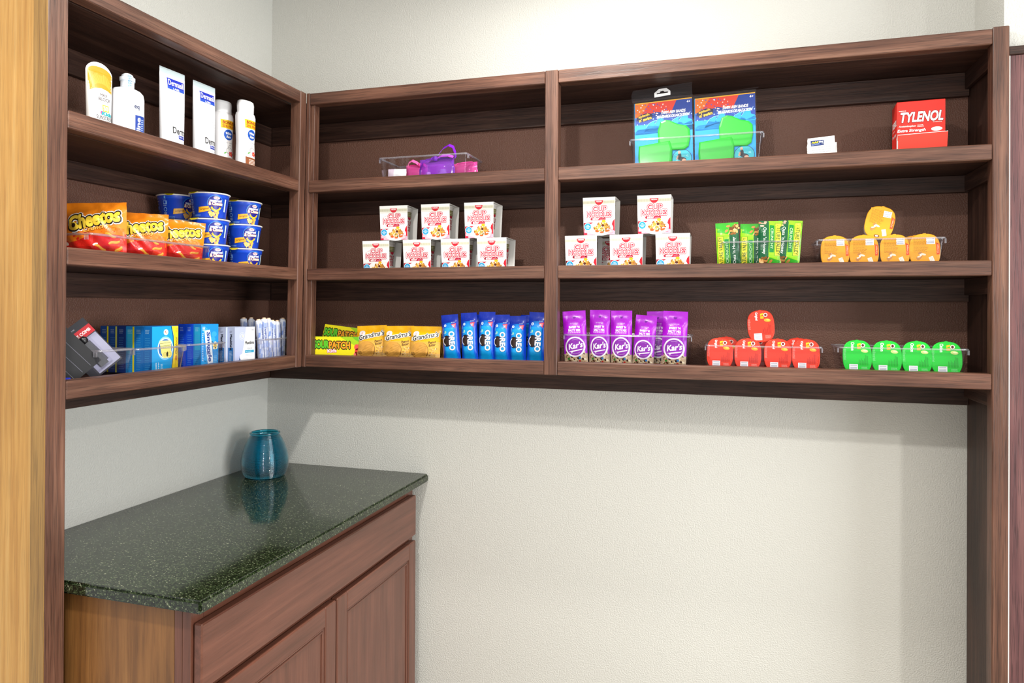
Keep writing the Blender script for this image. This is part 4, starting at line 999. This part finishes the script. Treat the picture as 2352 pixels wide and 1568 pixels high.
# cheese snack bags
def make_puffs():
    t = thing('snack_bag', 'x', 'snack bag', 'orange cheese puff bags'); P = Pouch(146, 148, 44, 9, .05, 41, 1.6)
    def cf(a, b): return 'f58a1c' if b > .42+.1*math.sin(a*3) else 'dd2418'
    P.body(cf, 16, 20).build('bag', FILM, t)
    A = Art(); q = random.Random(4)
    A.p([(-71, 60), (-40, 68), (-10, 78), (30, 84), (71, 80), (71, 50), (30, 60), (-20, 52), (-71, 40)], 'f07a1a', 0)
    A.p([(-70, 8), (70, 8), (70, 62), (34, 66), (0, 62), (-40, 48), (-70, 44)], 'd9211a', 1)
    A.p([(30, 10), (70, 12), (70, 60), (50, 50)], 'e93a22', 2)
    A.t('Cheetos', 4, 104, 116, 34, 'f6d243', 3, .05, .15, 12, '2a1c14', .075, 'fbfaf4', .13)
    A.e(-44, 84, 15, 12, '2a1c14', 4, 20); A.e(-44, 86, 12, 10, 'f6d243', 5, 20); A.e(-42, 88, 5, 6, '2a1c14', 6, 14)
    A.t('Crunchy', 12, 80, 62, 13, 'fdb84a', 4, .03, .25, 12, 'b85a10', .05)
    for cx, cy, rot, ln in ((44, 62, -18, 26), (52, 44, 22, 24), (58, 26, 48, 24), (-20, 14, -10, 24), (6, 12, 8, 22), (34, 16, 35, 22), (-44, 12, 14, 20), (20, 32, -25, 24)):
        pts = [(cx+math.cos(R_(rot))*(k-.5)*ln-math.sin(R_(rot))*math.sin(k*6)*2, cy+math.sin(R_(rot))*(k-.5)*ln+math.cos(R_(rot))*math.sin(k*6)*2) for k in [i/7 for i in range(8)]]
        A.stroke(pts, [3.4, 5.6, 6.6, 6, 6.6, 6.2, 5.4, 3.2], 'f29a22', 4); A.stroke([(x, y+1) for x, y in pts], [1, 1.8, 2, 2, 2, 2, 1.6, 1], 'fbbf55', 5)
    A.e(-62, 44, 8, 4, 'fdf0e0', 3, rot=-30); A.micro(-64, 20, -40, 30, 3, 'f6b8a0', 3, 3); A.e(10, 40, 6, 3, 'fdf3ea', 3, rot=20)
    m = MB(); m.art(A, P.f, (4, 4), .28, .3); m.build('front_print', FILM, t)
    return t
PF = make_puffs()
inst(PF, 'orange cheese puff bag nearest the tall post', .145, -.896, SH[1]+.004, 24, -5, -2, scale=(1, 1, 1.0))
inst(PF, 'orange cheese puff bag in the middle of the three', .160, -.780, SH[1]+.004, 34, -8, 1.5, scale=(.93, 1, .935))
inst(PF, 'orange cheese puff bag leaning beside the blue macaroni cups', .188, -.682, SH[1]+.004, 38, -10, 5, scale=(.93, 1, .89))
make_bin('clear acrylic bin holding the orange cheese puff bags', 390, 225, 62, .143, -.815, SH[1], RZ)

# macaroni cups
def make_mac():
    t = thing('macaroni_cup', 'x', 'cup', 'blue macaroni cups'); r0, r1, H = 43, 53, 69
    m = MB(); m.lathe([(r0-3, 0), (r0, 1.5), (r0+.2, 2.5), (r0+(r1-r0)*.84, H*.84), (r0+(r1-r0)*.84+1.2, H*.86), (r1, H)], ['1238a0', '1238a0', '1546c8', '1546c8', '1650d8'], 48); m.build('cup', PLAST, t)
    k = MB(); k.lathe([(r1-1, H-.6), (r1+3.2, H), (r1+4, H+1.6), (r1+3, H+3.2), (r1, H+3.6), (r1-2, H+2.6)], 'f7f6f1', 48); rim = k.build('rim', PLAST, t)
    l = MB(); l.lathe([(r1-2, H+2.4), (r1-2.4, H+3.1), (2, H+3.2)], 'f0d020', 40); ld = l.build('foil_lid', FOIL, t)
    g = MB(); a0 = R_(205)
    g.rings([[(math.cos(a0+d)*r, math.sin(a0+d)*r, z+dz) for r, d, z in ((r1-4, -.2, H+3.4), (r1+3, -.24, H+3.9), (r1+13, -.16, H+1), (r1+16, 0, H-3), (r1+13, .16, H-2), (r1+3, .24, H+3.9), (r1-4, .2, H+3.4))] for dz in (0, .5)], 'e8d21c', smooth=False); g.build('pull_tab', FOIL, ld)
    A = Art()
    A.e(0, 42, 24, 23, '2f9af0', 0, 30); A.e(0, 42, 22.6, 21.6, '14148a', 1, 30)
    A.e(3, 57, 9, 4.4, 'f5f3fa', 2); A.t('KRAFT', 3, 57, 14, 4.4, 'd01f3a', 3, .03)
    A.t('macaroni', 1, 49, 34, 6.5, 'f0f4ff', 3, .05, 0, 0, '2038b8', .05); A.t('& Cheese', 1, 41, 40, 8.5, 'fff3d8', 3, .05, 0, 0, 'd0641c', .06)
    A.ring(2, 36, 12, 17, 'f7c21e', 3, 18, 200, 340); A.p([(-6, 22), (10, 22), (4, 16), (0, 16)], 'f7c21e', 3)
    A.p([(-52, 14), (-14, 20), (-10, 34), (-50, 30)], 'f5b425', 1); A.t('original', -32, 24.5, 27, 7, '8a4a0c', 2, .02, .15, 7)
    q = random.Random(12)
    for i in range(16):
        A.e(-4+q.uniform(-14, 14), 9+q.uniform(-7, 8), q.uniform(4, 7), q.uniform(2.6, 4), q.choice(['f2a033', 'f7bb55', 'e5871c', 'fbcf80']), 2+i % 3, 10, rot=q.uniform(0, 180))
    for cx in (-76,):
        A.e(cx, 63, 2.6, 3.6, '7fd0ff', 1); A.micro(cx-7, 56, cx+7, 58, 1, 'c8e2ff', 1, 2); A.r(cx-6, 43, cx+6, 53, '9fd0ff', 1); A.r(cx-4.6, 44.5, cx+2.4, 51.5, '1546c8', 2); A.micro(cx-6, 37, cx+6, 41, 2, 'c8e2ff', 1, 4)
        A.ring(cx, 28, 4.6, 6, '9fd0ff', 1, 18); A.micro(cx-6, 12, cx+6, 20, 3, 'c8e2ff', 1, 8); A.ring(cx, 8, 3.4, 4.4, '5f9ff0', 1, 14)
    A.micro(-70, 4, -40, 9, 2, '7fb0f0', 1, 6)
    for i, y in enumerate((60, 52, 44, 22, 14)): A.micro(-125, y-1, -98, y+1, 1, 'e8e0c0', 1, i)
    A.r(-124, 28, -100, 38, '2f6fe0', 1); A.r(30, 20, 36, 56, 'd0ecf4', 1)
    mm = MB(); mm.art(A, cone_f(r0+.8, r1, H), (4, 0), .11, .9); mm.build('label', PLAST, t)
    return t
MC = make_mac(); PT = .0735
for (x, y, k, rz, lb) in [(.196, -.552, 0, 62, 'at the bottom of the stack beside the cheese puff bag'), (.196, -.552, 1, 60, 'in the middle of the stack beside the cheese puff bag'), (.202, -.560, 2, 58, 'on top of the stack beside the cheese puff bag'),
                          (.196, -.397, 0, 72, 'at the bottom of the stack nearest the corner'), (.196, -.402, 1, 62, 'in the middle of the stack nearest the corner'), (.192, -.398, 2, 74, 'on top of the stack nearest the corner'),
                          (.082, -.556, 0, 90, 'at the bottom of the shaded stack at the back'), (.082, -.556, 1, 88, 'in the middle of the shaded stack at the back'), (.082, -.556, 2, 86, 'on top of the shaded stack at the back')]:
    inst(MC, 'blue macaroni cup %s' % lb, x, y, SH[1]+k*PT, rz)

# ---- bottom left shelf
zb = SH[2]
def spine_art(n, c, cyan, ed, w, h):
    A = Art(); A.micro(-w/2+5, 8, w/2-5, h-28, 15, mix(c, '8fe0ff', .35), 1, n, .35); A.micro(-w/2+6, h-20, w/2-7, h-8, 3, mix(c, 'ffffff', .5), 1, n+3)
    if cyan: A.r(-w/2+4, h*.42, w/2-3, h-8, mix(c, '40d8e8', .5), 0)
    if ed: A.r(w/2-5.5, .9, w/2-.3, h-.9, ed, 2)
    return A
def lface(o, label, x, y, rz=RZ, tilt=0):
    o['label'] = label; return place(o, x, y, zb+.0036, rz, tilt)
spines = [('1a4f9e', 0, 'f0e020', 'first from the left, dark with a yellow edge'), ('174a98', 0, 'd8d85a', 'second from the left, dark with a pale edge'), ('12357e', 0, None, 'third from the left, darkest of the row'), ('1f8fd8', 1, 'f0e020', 'fourth from the left, pale with a yellow edge'), ('1478cc', 0, None, 'fifth from the left, plain'), ('1275c8', 0, None, 'sixth from the left, touching the large front')]
for i, (c, sp, ed, lb) in enumerate(spines[:5]):
    lface(carton('dryer_sheet_box', 'x', 'carton', 'blue dryer sheet boxes', 90, 27.4, 122, '168fd6', None, spine_art(i+2, c, sp, ed, 27.4, 122), None, c), 'blue dryer sheet box seen edge on, %s' % lb, .0745+.0282*i, -.756)
A = Art(); A.r(-45, .6, 45, 121.4, '16a0e0', 0); A.p([(22, 121.4), (45, 121.4), (45, .6), (20, .6), (26, 24), (31, 60), (29, 96)], 'f6d22a', 1)
for k in range(10): A.stroke([(21, 2), (25, 24), (29.5, 60), (27, 96), (20, 121)], 1.6, 'fdf2b0', 2)
A.e(0, 64, 27, 31, '8fd8f8', 1, 28); A.e(0, 64, 23, 27, '2a6fc0', 2, 28); A.ring(0, 64, 24, 26.5, 'f4fbff', 3)
A.p([(-20, 84), (18, 84), (20, 72), (-18, 70)], 'f6ec9a', 4); A.p([(-18, 70), (20, 72), (20, 52), (-14, 50)], 'f4e680', 5); A.e(-1, 48, 11, 10, 'f4e680', 6); A.e(13, 48, 10, 10, 'f1e070', 6); A.ring(-2, 48, 4.6, 5.6, 'b0a24a', 7); A.ring(14, 48, 4.4, 5.4, 'b0a24a', 7); A.ring(-2, 48, 1.8, 2.6, 'b0a24a', 7)
A.stroke([(-20, 77), (19, 78.5)], .9, '5a6a50', 7); A.stroke([(-18, 70), (20, 72)], .9, '5a6a50', 7)
A.e(2, 106, 8, 8, 'f2f8fb', 1); A.e(0, 107, 2, 2, 'e06a5a', 2); A.e(5, 104, 2, 2, 'e0a85a', 2); A.t('Outdoor', 38, 70, 46, 8, '8a6a14', 3, .02, 0, 90); A.micro(36, 104, 43, 116, 3, 'c8a828', 2, 4); A.e(38, 36, 4, 7, 'd8801c', 3); A.t('sheets', -32, 16, 24, 6, 'd8f2fd', 2, .01, 0, 90); A.t('dryer', -23, 18, 22, 6, 'd8f2fd', 2, .01, 0, 90); A.micro(-16, 4, -8, 24, 6, 'bfe8fa', 2, 7)
lface(carton('dryer_sheet_box', 'x', 'carton', 'blue dryer sheet boxes', 90, 27.4, 122, '16a0e0', A, spine_art(9, '1275c8', 0, None, 27.4, 122), None, '1275c8'), 'blue dryer sheet box facing out with a yellow side band', .2157, -.756)
for i, (c, lb) in enumerate([('0f48d8', 'plain royal blue, the rear one of two'), ('1350e0', 'plain royal blue, just behind the sideways lettered front')]):
    lface(carton('dryer_sheet_box', 'x', 'carton', 'blue dryer sheet boxes', 70, 25.4, 124, '1a93e0', None, spine_art(i+20, c, 0, None, 25.4, 124), None, c), 'blue dryer sheet box seen edge on, %s' % lb, .175+.026*i, -.601)
A = Art(); A.r(-35, .6, 35, 123, '1a93e0', 0)
for i in range(8): A.e(-22+i*13 % 44, 14+i*27 % 96, 11, 8, '38aaf0', 1, 12)
A.p([(-22, 106), (0, 108), (8, 66), (14, 14), (-8, 12), (-16, 60)], 'f3fafe', 2); A.t('Snuggle', -4, 60, 84, 17, '1c3f96', 3, .04, .12, -84); A.micro(-31, 20, -25, 100, 16, 'cfeaff', 1, 4)
for i in range(5): a = R_(i*72+20); A.e(22+6*math.cos(a), 62+7*math.sin(a), 6, 5, 'f2e4b0', 3, 12)
A.e(22, 62, 4, 4, 'd8b23a', 4); A.micro(16, 8, 32, 34, 6, '9fdcff', 1, 6); A.micro(-30, 106, -18, 118, 3, 'e8f6ff', 2, 8)
lface(carton('dryer_sheet_box', 'x', 'carton', 'blue dryer sheet boxes', 70, 25.4, 124, '1a93e0', A, spine_art(31, '1c8ad8', 1, None, 25.4, 124), None, '1c8ad8'), 'blue dryer sheet box facing out with sideways lettering on a white band', .227, -.601)
# pad boxes
def pad_spine(n, w=25.4, h=112):
    A = Art(); A.r(-w/2+1, .9, w/2-6, h*.45, '1f6fb8', 1); A.t('Maxithins', -1, h*.6, 46, 8, '161a2a', 2, .04, 0, -90); A.micro(-7, h-18, 3, h-10, 2, '8a90a8', 1, n); A.micro(-8, 10, 4, 40, 8, 'b8d4f0', 2, n)
    return A
for i, lb in enumerate(('the rear one of two', 'just behind the outward facing pad box')):
    lface(carton('pad_box', 'x', 'carton', 'white and blue pad boxes', 86, 25.4, 112, 'e6e9f6', None, pad_spine(3+i), None, 'c4cfec'), 'pad box seen edge on, %s' % lb, .176+.0265*i-.004, -.456)
A = Art(); A.r(-43, .6, 43, 111.4, 'f6f7fb', 0); A.p([(-43, .6), (-20, .6), (-4, 60), (4, 111.4), (-43, 111.4)], 'bcc6ea', 1); A.ring(-12, 84, 6, 7.4, 'e8ecfa', 2); A.ring(-12, 84, 11, 12, 'dfe4f8', 2); A.e(-10, 84, 3, 3, 'fbf6c8', 3)
A.t('Maxithins', 20, 64, 38, 9, '14181c', 3, .03); A.t('MAXI', 20, 46, 20, 6, '8a8f98', 3); A.r(0, 33, 39, 41, '2f9fc8', 3); A.micro(3, 35.5, 36, 38.5, 1, 'bfe4f2', 4, 2); A.micro(2, 22, 36, 30, 2, 'c4c8d4', 3, 4, .3); A.micro(28, 100, 40, 104, 1, '8a8f98', 3, 5)
A.e(-14, 22, 9, 8, 'fbfcff', 4); A.e(2, 14, 18, 8, 'eef0f8', 3, rot=-30); A.r(-24, .6, -20, 24, '1f4f9a', 3)
lface(carton('pad_box', 'x', 'carton', 'white and blue pad boxes', 86, 25.4, 112, 'e6e9f6', A, pad_spine(8), None, 'c4cfec'), 'white and lavender pad box facing out on the bottom left shelf', .2285, -.449, RZ-4)
# wrapped sticks
def make_stick():
    t = thing('wrapped_stick', 'x', 'wrapped stick', 'paper wrapped sticks'); r, H = 9.2, 134
    def wob(z, k): return r*(1+.05*math.sin(z*.13+k))
    m = MB(); RS = []
    for z in (0, 3, 20, 40, 60, 80, 100, 120, 128, 134): RS.append([(wob(z, i)*(1.12 if z > 122 else 1)*math.cos(2*math.pi*i/14), wob(z, i)*(.5 if z > 130 else 1)*math.sin(2*math.pi*i/14), z) for i in range(14)])
    m.rings(RS, 'e6ecfa'); m.build('wrapper', PAPER, t)
    A = Art(); q = random.Random(9)
    for i in range(16):
        x, y = q.uniform(-12, 12), q.uniform(4, 124); A.p([(x-3, y-8), (x+2, y-6), (x+4, y+8), (x-1, y+9)], q.choice(['9fb4e6', 'c4d0f2', '7f9ade', 'b4c4ee']), i % 3)
    for i in range(4): A.micro(-13+i*7, 8, -8+i*7, 122, 42, '8a9ed8', 4, i, .35)
    A.t('TAMPON', 2, 88, 40, 5, '4a5a9a', 5, .02, 0, -90)
    mm = MB(); mm.art(A, lambda u, v, h: ((r*1.06+h)*math.sin(u/r), -(r*1.06+h)*math.cos(u/r), v), (3, 10), .06, .2); mm.build('wrapper_print', PAPER, t)
    e = MB(); e.lathe([(5.6, 134), (6, 136), (4, 138.5)], 'f0cfae', 10); e.build('tip', PAPER, t)
    return t
ST = make_stick()
for i, (x, y, rz, tl, ro, lb) in enumerate([(.150, -.330, 70, -2, 0, 'back left of the group'), (.160, -.305, 110, -2, 0, 'second from left at the back'), (.228, -.352, 80, -3, -3, 'front left, most shaded by the pad box'), (.226, -.328, 40, -3, 0, 'front, second from left'), (.224, -.304, 95, -3, 1, 'front, third from left'), (.222, -.279, 65, -4, 0, 'front, fourth from left'), (.222, -.255, 120, -3, 1, 'front, fifth from left'), (.218, -.231, 80, -3, 6, 'front right, leaning to the right')]):
    o = inst(ST, 'white and blue paper wrapped stick, %s' % lb, x, y, zb+.004, rz, 0, 0, scale=(1.15, 1.15, (1.0, 1.0, .97, 1.0, .99, .94, .93, .99)[i]))
    o.rotation_euler = (R_(ro*-1), R_(-4), R_(0))
    o.rotation_euler = (Matrix.Rotation(R_(-ro), 3, 'X') @ Matrix.Rotation(R_(-3), 3, 'Y') @ Matrix.Rotation(R_(rz), 3, 'Z')).to_euler()
# comb and razor packs
def comb_pack(label, c, band, txt, w=80, h=130):
    t = thing('blister_pack', label, 'blister pack', 'dark blister packs'); m = MB(); m.box(-w/2, w/2, -.5, .5, 0, h, c); m.build('card', PAPER, t)
    A = Art()
    if band:
        A.p([(-w/2+20, 4), (w/2-2, 4), (w/2-2, h-42), (-w/2+20, h-42)], '9a9ab2', 0); A.p([(-w/2+46, 20), (-w/2+58, 20), (-w/2+56, h-50), (-w/2+44, h-50)], '3a3a4a', 1)
        A.r(-w/2, h-40, w/2, h-18, 'd01826', 1); A.t(txt, -2, h-29, w-8, 7, 'fdf2f2', 2, .04)
    else:
        for k in range(3): A.r(-w/2+12+k*22, 6, -w/2+12.8+k*22, h-12, '6a6a78', 0)
    A.micro(-w/2+12, h-14, 10, h-8, 1, '8a8a94', 1, 3)
    k = MB(); k.art(A, flat(-.5)); k.build('card_print', PAPER, t)
    if not band: return t
    g = MB(); g.box(-8, 12, -7, -1, 14, h-50, '15151c'); g.build('comb', PLAST, t)
    d = MB(); d.lathe([(7, 0), (10, 4), (10, 12), (6, 17)], '0c0c10', 14); o = d.build('comb_handle', PLAST, t); o.location = (.004, -.010, (h-50)*.001)
    b = MB(); b.rings([[(x, y, z) for x, y, z in ((-24, -.7, z0), (22, -.7, z0), (18, -11*k, z0), (-20, -11*k, z0))] for z0, k in ((8, .3), (14, 1), (h-44, 1), (h-38, .3))], 'ffffff', smooth=False); b.build('blister', CELLO, t)
    return t
def lean(o, x, y, z, rz, ang, tilt=-8):
    o.rotation_euler = (Matrix.Rotation(R_(rz), 3, 'Z') @ Matrix.Rotation(R_(ang), 3, 'Y') @ Matrix.Rotation(R_(tilt), 3, 'X')).to_euler(); o.location = (x, y, z)
lean(comb_pack('blister pack with a red band and a grey backing, leaning left in the bin', '23222c', True, "WOMEN'S COMB"), .214, -.920, zb+.026, RZ-30, -40, -4)
lean(comb_pack('black blister pack in front of the red banded one', '0b0b10', False, ''), .236, -1.000, zb+.026, RZ-30, -42, -4)
lean(comb_pack('black blister pack hard against the tall post', '0a0a12', False, '', 80, 112), .190, -1.040, zb+.027, RZ-30, -40, -4)
nb = MB(); nb.rings([Loft([]).loop(z, a, b_, 2.4) for z, a, b_ in ((0, 20, 12), (2, 22, 14), (16, 22, 14), (20, 20, 12))], '1a2fc0'); bx = thing('blue_case', 'small dark blue case lying at the front beside the tall post', 'case'); nb.build('case', PLAST, bx); place(bx, .250, -1.078, zb, RZ)
lt = MB(); lt.box(-18, 18, -14.6, -13.9, 9, 10, '0d1a70'); lt.build('seam', PLAST, bx)
make_bin('narrow clear acrylic bin holding the dark blister packs', 104, 200, 76, .160, -.9365, zb, RZ)
make_bin('clear acrylic bin in front of the yellow banded dryer sheet box', 166, 200, 74, .160, -.7965, zb, RZ)
make_bin('clear acrylic bin around the sideways lettered box', 150, 200, 76, .160, -.6325, zb, RZ)
make_bin('clear acrylic bin holding the paper wrapped sticks', 172, 200, 76, .160, -.299, zb, RZ)
for o in list(bpy.data.objects):
    if 'used' in o: del o['used']
